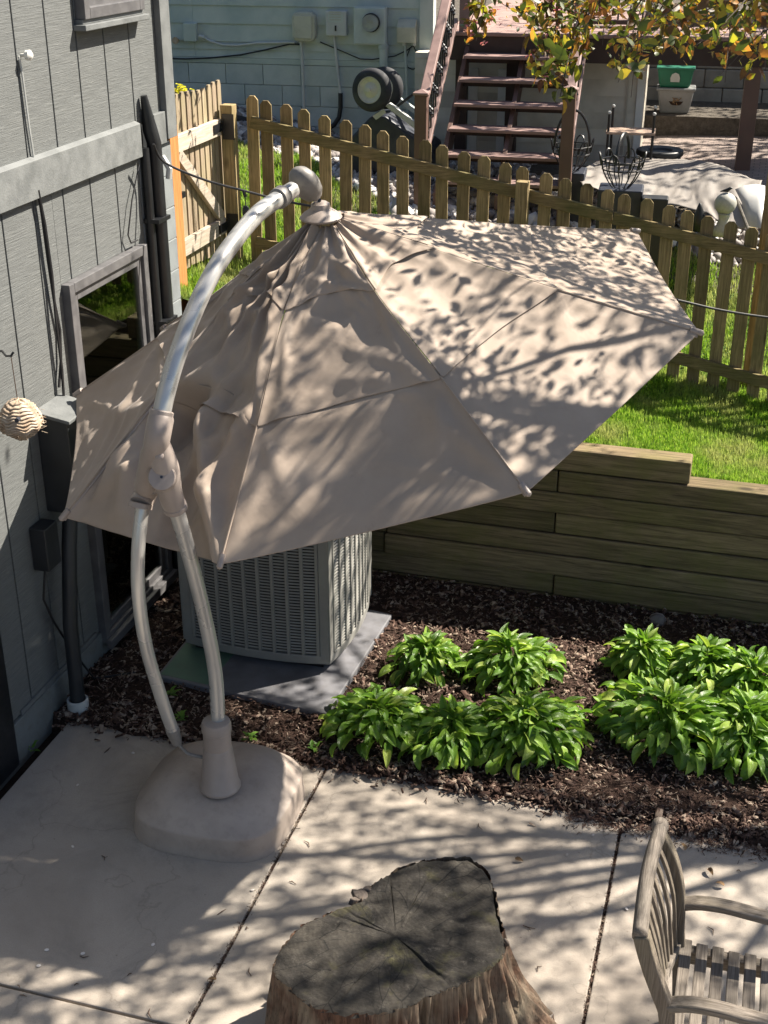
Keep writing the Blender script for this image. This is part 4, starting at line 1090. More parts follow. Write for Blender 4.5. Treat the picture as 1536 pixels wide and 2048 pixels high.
# ---- upturned yard cart
ct = thing('yard_cart', 'black yard cart tipped up on its nose with two fat tyres in the air', 'cart', nw(-2.9, 12.2, 2.0))
CV = 12.0
nprism([(690, 345), (697, 280), (742, 232), (770, 232), (862, 300), (868, 350)], CV, .55).build('tub', M['tub_black'], ct, bevel=.02)
nprism([(770, 212), (779, 206), (868, 272), (862, 284)], CV - .02, .06).build('frame_bar', M['util_lt'], ct, bevel=.006)
nprism([(788, 198), (797, 194), (868, 244), (862, 254)], CV + .35, .06).build('frame_bar', M['util_bl'], ct, bevel=.006)
MB().tube([nat(795, 212, CV + .1), nat(838, 180, CV + .1)], .012, 8).build('handle_strut', M['iron'], ct, smooth=True)
nprism([(745, 232), (767, 218), (772, 226), (752, 240)], CV - .02, .02).build('bracket', M['util_lt'], ct)
for (wx, wy, wv) in ((744, 180, CV - .08), (768, 176, CV + .32)):
    wc = nat(wx, wy, wv); axw = (NM @ Vector((-.22, -1, .1))).normalized()
    ty = []
    for k in range(17):
        a = math.pi * k / 16; ty.append((.118 + .072 * math.sin(a) ** .7, -.062 * math.cos(a)))
    o = MB().lathe([(.11, -.04)] + ty + [(.11, .02)], 40, wc, axw).build('wheel', M['tyre'], ct, smooth=True)
    MB().lathe([(.119, -.05), (.121, .055), (.112, .062), (.104, .045), (.07, .034), (.05, .045), (.034, .06), (.018, .062), (.018, .08), (.001, .081)], 32, wc, axw).build('rim', M['rim'], o, smooth=True)
MB().tube([nat(744, 180, CV - .05), nat(768, 176, CV + .3)], .014, 8).build('axle', M['util_bl'], ct)

# ---- cream wall below the deck
sh = thing('cream_outbuilding', 'cream sided wall with white corner trim in the shade under the deck', 'building', nw(-1.3, 13.2, 1.95))
cu0 = nuv(nat(868, 250, 13.2))[0]; cu1 = nuv(nat(1283, 220, 13.2))[0]
nbox('wall', M['cream'], sh, cu0 - .2, cu1, 13.22, 14.6, 1.6, 2.98)
k = 0; z_ = 1.7
while z_ < 2.96:
    m_ = MB(); m_.prism([(.019, min(z_ + .154, 2.98)), (.010, min(z_ + .154, 2.98)), (0, z_), (.019, z_)], NM @ Matrix(((0, 0, 1, 0), (1, 0, 0, 13.2), (0, 1, 0, 0), (0, 0, 0, 1))), cu0 - .2, cu1 - .06)
    m_.build('siding_board', M['cream'], sh); z_ += .154
nbox('corner_trim', M['white'], sh, cu1 - .058, cu1 + .012, 13.185, 13.235, 1.6, 2.98, bevel=.003)
nbox('corner_trim', M['cream'], sh, cu1 + .002, cu1 + .012, 13.24, 14.6, 1.6, 2.98)
for px_ in (945, 1003): 
    uu = nuv(nat(px_, 230, 13.17))[0]; nbox('door_trim', M['white'], sh, uu - .045, uu + .045, 13.165, 13.1995, 1.7, 2.85, bevel=.003)
uu = nuv(nat(1252, 230, 13.17))[0]; nbox('batten', M['cream'], sh, uu - .006, uu + .006, 13.185, 13.1995, 1.7, 2.95)
# ---- staircase
sc_ = thing('deck_stairs', 'brown composite staircase with black iron balusters rising to the deck', 'stairs', nw(-1.42, 11.3, 1.95))
SU0, SU1 = -1.98, -.86; SV = 11.3; RS = .1785; ZS = 2.13; RUN = .27
for i in range(6):
    v0 = SV + RUN * i; z_ = ZS + RS * i
    for (a, b) in ((0, .132), (.137, .272)):
        nbox('tread', M['brown_lt'], sc_, SU0 + .03, SU1 - .03, v0 + a, v0 + b, z_ - .028, z_, bevel=.004)
for uu in (SU0 - .0, SU1 - .04, (SU0 + SU1) / 2 - .02):
    m_ = MB(); a0, a1 = SV - .02, SV + RUN * 6
    m_.prism([(a0, ZS - .10), (a0, ZS - .22), (a0 + .12, ZS - .28), (a1, ZS + RS * 6 - .36), (a1, ZS + RS * 6 - .12)], NM @ Matrix(((0, 0, 1, 0), (1, 0, 0, 0), (0, 1, 0, 0), (0, 0, 0, 1))), uu, uu + .04)
    m_.build('stringer', M['brown'], sc_, bevel=.003)
for i in range(6):
    nbox('riser_cleat', M['dark_brown'], sc_, SU0 + .05, SU1 - .05, SV + RUN * i + .16, SV + RUN * i + .2, ZS + RS * i - .08, ZS + RS * i - .03)
def newel(px_, pyt, side):
    top = nuv(nat(px_, pyt, SV - .0)); uu = top[0]; zt_ = top[2]
    o = nbox('newel_post', M['brown'], sc_, uu - .052, uu + .052, SV - .11, SV - .006, 1.7, zt_ - .03, bevel=.004)
    nbox('cap', M['brown_lt'], o, uu - .066, uu + .066, SV - .124, SV + .008, zt_ - .03, zt_ - .008, bevel=.005)
    m_ = MB(); m_.add([NM @ Vector(p) for p in [(uu - .055, SV - .113, zt_ - .008), (uu + .055, SV - .113, zt_ - .008), (uu + .055, SV - .003, zt_ - .008), (uu - .055, SV - .003, zt_ - .008), (uu, SV - .058, zt_ + .018)]], [(0, 1, 4), (1, 2, 4), (2, 3, 4), (3, 0, 4), (3, 2, 1, 0)])
    m_.build('cap', M['brown_lt'], o)
    return uu, zt_
slope = RS / RUN
for (px_, pyt, nm_) in ((846, 180, 'L'), (1142, 172, 'R')):
    uu, zt_ = newel(px_, pyt, nm_)
    a = nw(uu, SV + .0, zt_ - .10); b = nw(uu, SV + 6.1 * RUN, zt_ - .10 + RS * 6.1)
    MB().beam(a, b, .085, .05).build('handrail', M['brown_lt'], sc_, bevel=.008)
    zl = ZS + .09
    a = nw(uu, SV + .0, zl); b = nw(uu, SV + 6.1 * RUN, zl + RS * 6.1)
    MB().beam(a, b, .05, .045).build('bottom_rail', M['brown_lt'], sc_, bevel=.005)
    for k in range(14):
        v_ = SV + .07 + k * .112; z0_ = zl + (v_ - SV) * slope; z1_ = zt_ - .12 + (v_ - SV) * slope
        bl = MB().tube([nw(uu, v_, z0_), nw(uu, v_, z1_)], .0085, 6)
        for kk in ((.5,), (.3, .7))[k % 2]:
            zc = z0_ + (z1_ - z0_) * kk
            bl.lathe([(.009, -.035), (.024, -.02), (.013, 0), (.024, .02), (.009, .035)], 8, nw(uu, v_, zc))
        bo_ = bl.build('baluster', M['iron'], sc_, smooth=True)
# ---- deck
dk = thing('deck', 'raised deck with pinkish brown boards, dark fascia and posts behind the stairs', 'deck', nw(0, 13, 2))
DZ = ZS + RS * 6 + .0; DV = SV + RUN * 6
u_ = SU0 - .25
while u_ < 4.4:
    nbox('deck_board', M['deck'], dk, u_, u_ + .136, DV + .03, DV + (4.2 if u_ < -.45 else 1.0), DZ - .028, DZ, bevel=.003); u_ += .142
nbox('nosing', M['brown_lt'], dk, SU0 - .25, 4.4, DV - .012, DV + .027, DZ - .03, DZ + .004, bevel=.006)
nbox('fascia', M['dark_brown'], dk, SU0 - .25, 4.4, DV + .004, DV + .03, DZ - .25, DZ - .032)
for v_ in (14.9, 16.4): nbox('joist', M['dark_brown'], dk, SU0 - .2, -.5, v_, v_ + .04, DZ - .24, DZ - .03)
nbox('joist', M['dark_brown'], dk, -.5, 4.4, 13.85, 13.89, DZ - .24, DZ - .03)
for px_ in (922, 1022): 
    uu = nuv(nat(px_, 230, 13.05))[0]; nbox('post', M['dark_brown'], dk, uu - .055, uu + .055, 13.0, 13.11, 1.6, DZ - .25)
uu = nuv(nat(1495, 250, 12.98))[0]
nbox('post', M['brown'], dk, uu - .07, uu + .07, 12.96, 13.10, 1.7, DZ - .25, bevel=.005)
uu_r = nuv(nat(1158, 40, 12.95))[0]
for (uu, nm_) in ((SU0 - .02, 0), (uu_r, 1), (1.4, 2), (3.2, 2)): nbox('rail_post', M['brown_lt'] if nm_ < 2 else M['brown'], dk, uu - .05, uu + .05, 12.95, 13.05, DZ - .2, DZ + 1.05, bevel=.004)
for (a, b) in ((uu_r + .05, 4.3),):
    for z_, h_ in ((DZ + .09, .04), (DZ + .95, .05)):
        nbox('rail', M['brown'], dk, a, b, 12.975, 13.025, z_, z_ + h_, bevel=.004)
    uu = a + .08; first = None
    while uu < b:
        if first is None: first = MB().tube([nw(uu, 13.0, DZ + .13), nw(uu, 13.0, DZ + .95)], .009, 6).build('baluster', M['iron'], dk); f_u = uu
        else: 
            d_ = nw(uu, 13, 0) - nw(f_u, 13, 0); dup(first, dk, first.location + d_)
        uu += .112
# ---- paved yard
def paver_mat():
    t = NT('paver_field'); v = t.coords((1, 1, 1), 'World')
    br = t.n('ShaderNodeTexBrick'); br.inputs['Scale'].default_value = 4.6; br.inputs['Mortar Size'].default_value = .02
    br.inputs['Color1'].default_value = (.33, .26, .225, 1); br.inputs['Color2'].default_value = (.25, .2, .175, 1); br.inputs['Mortar'].default_value = (.12, .10, .09, 1)
    t.l(v, br.inputs[0]); col = t.mix(t.ramp(t.noise(v, 3, 5), [(.4, 0.0), (.7, .4)]), br.outputs[0], (.22, .18, .16, 1))
    t.col(col); t.rough(.85); t.bump(br.outputs['Fac'], -.5, .01); return t.m
pv = terrain_sheet('paved_yard', paver_mat(), -1.6, 5.8, 12.15, 15.25, .2, .02)
# block wall at the back
rw = thing('block_retaining_wall', 'tan concrete block retaining wall at the back of the paved yard', 'wall', nw(1, 15.5, 2.1))
pb = None
for r_ in range(6):
    for k in range(13):
        uu = -1.4 + k * .43 + (.21 if r_ % 2 else 0); zz_ = 2.02 + r_ * .2
        rot = (0, 0, NA + random.uniform(-.01, .01)); loc = nw(uu, 15.6 + r_ * .012 + random.uniform(-.008, .008), zz_)
        if pb is None:
            pb = MB().box(0, .422, 0, .25, 0, .194).build('block', M['ret_block'], rw, bevel=.012, origin=(0, 0, 0)); pb.location = loc; pb.rotation_euler = rot
        else: dup(pb, rw, loc, rot)
MB().box(-6, 8, 16, 16.3, 1.6, 2.6, NM).build('core', M['ret_block'], rw)
et = MB(); ep = [hit(1292, 262), hit(1330, 250), hit(1372, 232), hit(1425, 220), hit(1480, 216), hit(1560, 214)]
for a, b in zip(ep[:-1], ep[1:]):
    pass
lt = thing('edging_timber', 'curved line of grey landscape timbers between the paving and the block wall', 'edging', ep[2])
for a, b in zip(ep[:-1], ep[1:]):
    MB().beam(a + Vector((0, 0, .05)), b + Vector((0, 0, .05)), .12, .13).build('timber', M['edge_timber'], lt, bevel=.01)
# ---- storage tubs
def taper_box(c, w0, w1, d0, d1, h, rz):
    Mx = Matrix.Translation(c) @ Matrix.Rotation(rz, 4, 'Z'); m_ = MB()
    vs = [Mx @ Vector(p) for p in [(-w0, -d0, 0), (w0, -d0, 0), (w0, d0, 0), (-w0, d0, 0), (-w1, -d1, h), (w1, -d1, h), (w1, d1, h), (-w1, d1, h)]]
    return m_.add(vs, [(3, 2, 1, 0), (4, 5, 6, 7), (0, 1, 5, 4), (1, 2, 6, 5), (2, 3, 7, 6), (3, 0, 4, 7)]), Mx
tb = nat(1348, 224, 14.75)
gbed = MB().box(nuv(tb)[0] - .35, 4.5, 14.45, 15.62, 1.5, tb.z, NM).build('gravel_bed', M['dirt'], None); gbed['kind'] = 'structure'
t1 = thing('storage_tub', 'translucent grey plastic tub with a hole in its side full of brown leaves', 'storage tub', tb)
m_, Mx = taper_box(tb, .15, .19, .12, .16, .25, NA); m_.build('tub', M['grey_tub'], t1, bevel=.02)
MB().box(-.205, .205, -.175, .175, .235, .262, Mx).build('lid', M['grey_tub'], t1, bevel=.012)
hp = [(.085 * math.cos(a) * (1 + .2 * math.sin(3 * a)), .14 + .06 * math.sin(a) * (1 + .15 * math.cos(2 * a))) for a in np.linspace(0, 6.28, 17)[:-1]]
MB().prism([(x + .01, z) for x, z in hp], Mx @ Matrix(((1, 0, 0, 0), (0, .12, 1, -.15), (0, 1, 0, 0), (0, 0, 0, 1))), -.006, .01).build('hole', M['soil'], t1)
for k in range(14):
    a = random.uniform(0, 6.28); r_ = random.uniform(0, .06)
    p = Mx @ Vector((.01 + r_ * math.cos(a), -.155, .14 + .6 * r_ * math.sin(a))); MB().tube([p, p + Vector((random.uniform(-.04, .04), -.012, random.uniform(-.03, .03)))], .004, 4).build('dead_leaf', M['dryleaf'], t1)
tb2 = tb + Vector((-.02, 0, .264))
t2 = thing('storage_bin', 'dark green plastic bin with a white printed badge standing on the grey tub', 'storage bin', tb2)
m_, Mx2 = taper_box(tb2, .155, .19, .12, .15, .2, NA); m_.build('tub', M['green_bin'], t2, bevel=.02)
MB().box(-.2, .2, -.16, .16, .185, .205, Mx2).build('rim', M['green_bin'], t2, bevel=.008)
bd = [(-.045, .06), (.045, .06), (.05, .10), (.035, .14), (.0, .155), (-.035, .14), (-.05, .10)]
MB().prism(bd, Mx2 @ Matrix(((1, 0, 0, 0), (0, -.165, 1, -.118), (0, 1, 0, 0), (0, 0, 0, 1))), -.016, -.004).build('badge', M['util_lt'], t2)
# ---- shelf rack
rk_b = nat(1270, 330, 12.35)
rk = thing('plant_rack', 'low rack with four thin black uprights and one pale shelf by the cream wall', 'rack', nw(nuv(rk_b)[0], 12.35, 1.95))
RV = 12.25
corners = [nuv(nat(1219, 228, RV)), nuv(nat(1309, 228, RV))]
ua, ub_ = corners[0][0], corners[1][0]; zr = corners[0][2]
for (uu, vv) in ((ua, RV), (ub_, RV), (ua + .02, RV + .27), (ub_ + .0, RV + .27)):
    zt_ = zr + (.02 if vv > RV else 0)
    o = MB().tube([nw(uu, vv, 1.9), nw(uu, vv, zt_)], .0115, 8).build('upright', M['iron'], rk, smooth=True)
    MB().lathe([(.012, 0), (.017, .012), (.012, .024), (.001, .028)], 8, nw(uu, vv, zt_)).build('finial', M['util_lt'], o, smooth=True)
zs_ = nuv(nat(1260, 266, RV))[2]
nbox('shelf', M['shelf'], rk, ua - .02, ub_ + .02, RV - .02, RV + .29, zs_ - .015, zs_ + .006, bevel=.003)
nbox('lower_shelf', M['iron'], rk, ua, ub_, RV, RV + .27, 2.02, 2.04)
# ---- barrel
bt = atD(1320, 299, 12.0)
br_ = thing('rain_barrel', 'black round barrel with a dished lid standing behind the tarp', 'barrel', (bt.x, bt.y, 1.9))
MB().lathe([(.17, 1.88), (.185, bt.z - .12), (.20, bt.z - .04)], 36, (bt.x, bt.y, 0)).build('drum', M['black_paint'], br_, smooth=True)
MB().lathe([(.212, -.045), (.218, -.03), (.214, -.004), (.205, .004), (.12, -.004), (.105, -.02), (.03, -.022), (.001, -.022)], 40, bt).build('lid', M['charcoal'], br_, smooth=True)
# ---- wire baskets
def basket(label, base, rad, h, handle_h, parent_group='wrought iron hanging baskets in the neighbouring yard'):
    t = thing('wire_basket', label, 'basket', base, parent_group); b = Vector(base)
    prof_ = lambda s: rad * (.25 + .75 * math.sin(min(1, s * 1.0) * math.pi / 2) ** .8)
    for s in (.02, .7, .98):
        o = MB().tube([b + Vector((prof_(s) * math.cos(a), prof_(s) * math.sin(a), h * s * .8)) for a in np.linspace(0, 6.2832, 25)], .006, 5, cap=False).build('hoop', M['iron'], t, smooth=True)
    wr = 12
    for k in range(wr):
        a = 2 * math.pi * k / wr; da = math.pi / wr
        pts = [b + Vector((prof_(s) * math.cos(a + (.06 if s > .3 else 0) * math.sin(s * 6)), prof_(s) * math.sin(a), h * s * .8)) for s in np.linspace(0.02, .98, 8)]
        MB().tube(pts, .005, 5).build('wire', M['iron'], t, smooth=True)
        if k % 1 == 0:
            lp = []
            for q_ in np.linspace(0, math.pi, 9):
                aa = a + da * (1 - math.cos(q_)); zz_ = h * .62 + h * .38 * math.sin(q_); rr = rad * (1.0 + .12 * math.sin(q_))
                lp.append(b + Vector((rr * math.cos(aa), rr * math.sin(aa), zz_)))
            if k % 2 == 0: MB().tube(lp, .006, 5).build('loop', M['iron'], t, smooth=True)
    hd_ = [b + Vector((rad * .98 * math.cos(q_) * .2 * (1 if 0 else 1), rad * .98 * math.cos(q_), h * .75 + handle_h * math.sin(q_))) for q_ in np.linspace(0, math.pi, 17)]
    return t, hd_
bb1 = nat(1240, 380, 10.75)
t, hd_ = basket('black wire basket with a tall narrow handle in front of the grey tarp', bb1, .165, .30, .22)
MB().tube(hd_, .013, 7).build('handle', M['iron'], t, smooth=True)
bb2 = nat(1141, 343, 11.45)
t, _ = basket('black wire basket with a round arched handle half behind the brown stair post', bb2, .165, .28, .3)
MB().tube([bb2 + NM @ Vector((.15 * math.cos(q_), 0, .2 + .31 * math.sin(q_))) for q_ in np.linspace(0, math.pi, 17)], .012, 7).build('handle', M['iron'], t, smooth=True)
for nm_, lb, pxa, pya, pxb, pyb, v_, dp_ in (('planter_box', 'black planter box under the wire basket with the tall handle', 1196, 379, 1284, 404, 10.62, .3), ('planter_box', 'dark planter box under the basket beside the stair post', 1118, 345, 1168, 372, 11.3, .3),
                                        ('paving_slab', 'dark flat slab lying at the front of the grey tarp', 1284, 396, 1335, 420, 10.55, .15)):
    a = nuv(nat(pxa, pya, v_)); b = nuv(nat(pxb, pyb, v_)); zb_ = gz(*nw((a[0] + b[0]) / 2, v_, 0)[:2]) - .05
    tag(nbox(nm_, M['tub_black'] if 'planter' in nm_ else M['charcoal'], None, a[0], b[0], v_, v_ + dp_, zb_, a[2], bevel=.012), lb, 'planter' if 'planter' in nm_ else 'slab')
# ---- tarp over furniture
rowsP = [
 [(1150, 352, 11.3), (1196, 318, 11.75), (1240, 314, 11.85), (1290, 313, 11.9), (1345, 316, 11.9), (1385, 320, 11.8), (1418, 323, 11.6), (1450, 333, 11.5), (1490, 352, 11.3), (1524, 362, 11.1)],
 [(1152, 356, 11.2), (1196, 334, 11.5), (1240, 332, 11.6), (1285, 334, 11.6), (1335, 340, 11.5), (1375, 345, 11.4), (1402, 350, 11.25), (1440, 362, 11.1), (1478, 372, 10.9), (1520, 376, 10.8)],
 [(1160, 362, 11.05), (1200, 360, 11.15), (1245, 366, 11.2), (1290, 372, 11.15), (1335, 380, 11.1), (1372, 386, 11.0), (1400, 390, 10.9), (1440, 404, 10.7), (1478, 410, 10.6), (1512, 412, 10.55)],
 [(1168, 372, 10.95), (1205, 380, 10.95), (1250, 392, 10.95), (1295, 402, 10.9), (1335, 408, 10.85), (1375, 416, 10.75), (1415, 428, 10.6), (1450, 446, 10.4), (1480, 456, 10.3), (1506, 460, 10.3)]]
G = [[atD(*q) for q in row] for row in rowsP]
def bil(G, a, b):
    i = min(int(a), len(G) - 2); j = min(int(b), len(G[0]) - 2); fa, fb = a - i, b - j
    fa2 = fa; return G[i][j].lerp(G[i][j + 1], fb).lerp(G[i + 1][j].lerp(G[i + 1][j + 1], fb), fa2)
rowsT = []
for a in np.linspace(0, 3, 34):
    row = []
    for b in np.linspace(0, 9, 90):
        p = bil(G, float(a), float(b)); n_ = mnoise.noise(Vector((b * 1.6, a * 1.2, 0))) * .05 + .02 * mnoise.noise(Vector((b * 5 + a * 3, a * 1.4, 4)))
        fold = .02 * math.sin(b * 5 + a * 1.2) * (1 if b > 5.5 else .3)
        row.append(p + Vector((0, -.3, .6)) * (n_ * .7 + fold * .5))
    rowsT.append(row)
tp_ = MB().grid(rowsT).build('tarp', M['tarp'], None, smooth='all', solid=.004)
tag(tp_, 'grey beige tarp draped over low furniture behind the picket fence', 'tarp')
ws = MB().grid([[atD(x, y, d) + Vector((0, 0, .012 * mnoise.noise(Vector((x * .1, y * .1, 0))))) for x, y, d in row] for row in
    [[(1470, 378, 10.75), (1490, 370, 10.7), (1512, 366, 10.6), (1530, 372, 10.5)], [(1484, 405, 10.5), (1498, 402, 10.4), (1514, 402, 10.35), (1530, 404, 10.3)], [(1490, 450, 10.2), (1502, 452, 10.15), (1515, 455, 10.1), (1530, 458, 10.1)]]]).build('tarp_sunlit_end', M['tarp_w'], None, smooth='all', solid=.004)
tag(ws, 'right end of the tarp with sunlight painted in as a paler colour', 'plastic sheet')
# ---- globe ornament
gb = atD(1451, 407, 10.15)
gl = thing('garden_globe', 'pale mottled stone globe on a pedestal with a small dark bird on top', 'garden ornament', (gb.x, gb.y, gb.z - .2))
MB().lathe([(.004, -.085)] + [(.085 * math.sin(a), -.085 * math.cos(a)) for a in np.linspace(.1, 3.04, 18)] + [(.004, .085)], 28, gb).build('globe', M['globe'], gl, smooth='all')
MB().lathe([(.075, -.25), (.075, -.2), (.055, -.17), (.04, -.13), (.045, -.09), (.055, -.075)], 20, gb).build('pedestal', M['globe'], gl, smooth='all')
bm2 = MB(); bm2.tube([gb + Vector((-.05, 0, .09)), gb + Vector((-.025, 0, .097)), gb + Vector((.005, 0, .103)), gb + Vector((.028, 0, .122)), gb + Vector((.042, 0, .12))], [.003, .009, .016, .011, .003], 10)
bm2.build('bird', M['iron'], gl, smooth=True)
fg = atD(1397, 437, 10.2)
f_ = MB(); f_.tube([fg + Vector((0, 0, -.1)), fg + Vector((0, 0, -.02)), fg + Vector((.005, 0, .05)), fg + Vector((0, 0, .09)), fg + Vector((0, -.01, .12))], [.035, .045, .035, .02, .008], 12)
f_.tube([fg + Vector((.02, 0, .04)), fg + Vector((.06, -.01, .0)), fg + Vector((.05, -.02, -.06))], [.012, .014, .008], 8)
tag(f_.build('garden_figurine', M['iron'], None, smooth='all'), 'small dark garden figurine in the stones left of the globe', 'figurine')
tag(MB().tube([atD(1474, 400, 10.2), atD(1498, 462, 9.95)], .012, 8).build('wooden_pole', M['edge_timber'], None, smooth=True), 'thin wooden pole leaning against the right end of the tarp', 'pole')
# ---- tall post at right edge
px_ = atY(1536, 470, fx(.5) + .2)
tag(MB().box(px_.x - .055, px_.x + .055, px_.y - .05, px_.y + .05, .9, 3.25).build('timber_post', M['fence_v'], None, bevel=.005), 'tall greenish timber post rising behind the fence at the right edge', 'post')

# ================================================================== FOREGROUND: STUMP
SZ = .45
outl = [(546, 1940), (553, 1908), (580, 1872), (606, 1846), (640, 1832), (672, 1818), (700, 1812), (722, 1800), (745, 1768), (775, 1748), (810, 1732), (845, 1721), (900, 1717), (935, 1718), (962, 1732), (983, 1765), (988, 1800), (992, 1830), (1002, 1862), (1012, 1896), (1004, 1915), (960, 1945), (920, 1968), (880, 1982), (850, 1992), (825, 2008), (780, 2022), (740, 2026), (700, 2030), (660, 2020), (625, 2012), (590, 1985), (562, 1962)]
op = [atZ(x, y, SZ) for x, y in outl]; sc0 = Vector((sum(p.x for p in op) / len(op), sum(p.y for p in op) / len(op), SZ))
ang_ = np.array([math.atan2(p.y - sc0.y, p.x - sc0.x) for p in op]); rad_ = np.array([math.hypot(p.x - sc0.x, p.y - sc0.y) for p in op])
o_ = np.argsort(ang_); ang_ = ang_[o_]; rad_ = rad_[o_]
NS = 420
def srad(a):
    a = (a + math.pi) % (2 * math.pi) - math.pi
    return float(np.interp(a, np.r_[ang_ - 2 * math.pi, ang_, ang_ + 2 * math.pi], np.r_[rad_, rad_, rad_]))
fl = atZ(1092, 2040, 0.0); fa = math.atan2(fl.y - sc0.y, fl.x - sc0.x); fr = math.hypot(fl.x - sc0.x, fl.y - sc0.y)
stp = thing('tree_stump', 'large weathered tree stump with a dark mossy cut face in the foreground', 'stump', (sc0.x, sc0.y, 0))
top = MB(); RG = 30
for j in range(RG + 1):
    f_ = j / RG
    for k in range(NS):
        a = 2 * math.pi * k / NS; r_ = srad(a) * f_ * (1 + .012 * mnoise.noise(Vector((math.cos(a) * 9, math.sin(a) * 9, 2))) * f_)
        x_ = sc0.x + r_ * math.cos(a); y_ = sc0.y + r_ * math.sin(a)
        z_ = SZ + .016 * mnoise.noise(Vector((x_ * 5, y_ * 5, 1))) + .007 * mnoise.noise(Vector((x_ * 22, y_ * 12, 5))) + .004 * mnoise.noise(Vector((x_ * 60, y_ * 50, 5))) + .012 * math.exp(-((y_ - sc0.y - .12) / .05) ** 2)
        for (cx_, cy_, ln) in ((0, 0, .2),):
            crk = abs(mnoise.noise(Vector((math.cos(a) * 2.5, math.sin(a) * 2.5, 11)))); z_ -= .02 * math.exp(-(crk / .02) ** 2) * f_ * (1 - f_) * 3
        if f_ > .97: z_ -= .012
        top.v.append(Vector((x_, y_, z_)))
for j in range(RG):
    for k in range(NS):
        k2 = (k + 1) % NS; top.f.append((j * NS + k, (j + 1) * NS + k, (j + 1) * NS + k2, j * NS + k2))
top.build('cut_face', M['stump_top'], stp, smooth='all', origin=sc0)
sdm = MB(); HG = 14
for j in range(HG + 1):
    h_ = j / HG
    for k in range(NS):
        a = 2 * math.pi * k / NS; r0 = srad(a)
        flare = .05 * (1 - (1 - h_)) ** 2
        dfa = (a - fa + math.pi) % (2 * math.pi) - math.pi
        g_ = math.exp(-(dfa / .28) ** 2) * max(0, fr - r0)
        g2 = .10 * math.exp(-((dfa + 2.2) / .4) ** 2) + .08 * math.exp(-((dfa + 3.6) / .3) ** 2)
        ridge = .022 * mnoise.noise(Vector((math.cos(a) * 9, math.sin(a) * 9, h_ * 1.6))) + .016 * mnoise.noise(Vector((math.cos(a) * 30, math.sin(a) * 30, h_ * 2.4))) - .02 * max(0, .12 - abs(mnoise.noise(Vector((math.cos(a) * 14, math.sin(a) * 14, h_ * .8))))) / .12
        r_ = r0 + flare + (g_ + g2) * h_ ** 1.5 + ridge * min(1, .3 + h_ * 2) * 1.6
        if 0.35 < a < 1.9: r_ += .012
        sdm.v.append(Vector((sc0.x + r_ * math.cos(a), sc0.y + r_ * math.sin(a), (SZ - .006 + .014 * mnoise.noise(Vector((math.cos(a) * 14, math.sin(a) * 14, 3)))) * (1 - h_) - .02 * h_)))
for j in range(HG):
    for k in range(NS):
        k2 = (k + 1) % NS; sdm.f.append((j * NS + k, (j + 1) * NS + k, (j + 1) * NS + k2, j * NS + k2))
sdm.build('side_wood', M['stump_side'], stp, smooth='all', origin=(sc0.x, sc0.y, 0))
# dark bark flakes along the back and right rim
for (px_, py_, s_) in ((722, 1798, 1.3), (735, 1785, .9), (712, 1806, .8), (1003, 1885, .6)):
    c_ = atZ(px_, py_, SZ - .02); c_ += (Vector((c_.x, c_.y, 0)) - Vector((sc0.x, sc0.y, 0))).normalized() * .006
    m_ = MB(); pts8 = []
    for k in range(9):
        a = 2 * math.pi * k / 9; rr = .022 * s_ * random.uniform(.6, 1.3); pts8.append((rr * math.cos(a), rr * math.sin(a) * 1.6))
    rot = Matrix.Translation(c_) @ Matrix.Rotation(random.uniform(0, 3), 4, 'Z') @ Matrix.Rotation(random.uniform(.2, 1.1), 4, 'X')
    m_.prism(pts8, rot, -.012, .02); m_.build('bark_flake', M['bark'], stp, bevel=.004)

# ================================================================== FOREGROUND: GARDEN CHAIR
ch = thing('garden_chair', 'weathered grey teak garden chair with a curved slatted back seen from behind', 'chair', (.3, 4.02, 0))
YN, YF = 3.76, 4.30
def cpath(pxs, Y0): return [atY(x, y, Y0) for x, y in pxs]
near = cpath([(1283, 1866), (1291, 1900), (1305, 1945), (1322, 1990), (1334, 2030)], YN)
far = cpath([(1319, 1668), (1333, 1694), (1347, 1730), (1356, 1775), (1358, 1820), (1357, 1860), (1358, 1895)], YF)
def down(p, n=3): return [Vector((p.x + .012 * k, p.y, p.z * (1 - k / n))) for k in range(1, n + 1)]
def curved_beam(pts, wa, wb, name, mat, bevel=.008, upv=Vector((0, 1, 0))):
    m_ = MB(); pts = spline(pts, 4); base = 0; n_ = len(pts)
    for i, p in enumerate(pts):
        d = (pts[min(i + 1, n_ - 1)] - pts[max(i - 1, 0)]).normalized(); b_ = upv; a_ = d.cross(b_).normalized()
        for sa, sb in ((-1, -1), (1, -1), (1, 1), (-1, 1)): m_.v.append(p + sa * a_ * wa / 2 + sb * b_ * wb / 2)
    for i in range(n_ - 1):
        for k in range(4):
            k2 = (k + 1) % 4; m_.f.append((i * 4 + k, i * 4 + k2, i * 4 + 4 + k2, i * 4 + 4 + k))
    m_.f.append((3, 2, 1, 0)); m_.f.append(tuple((n_ - 1) * 4 + k for k in range(4)))
    return m_.build(name, mat, ch, bevel=bevel, smooth=True)
curved_beam(near + down(near[-1]), .06, .055, 'back_post', M['bench_z'])
curved_beam(far + down(far[-1]), .05, .055, 'back_post', M['bench_z'])
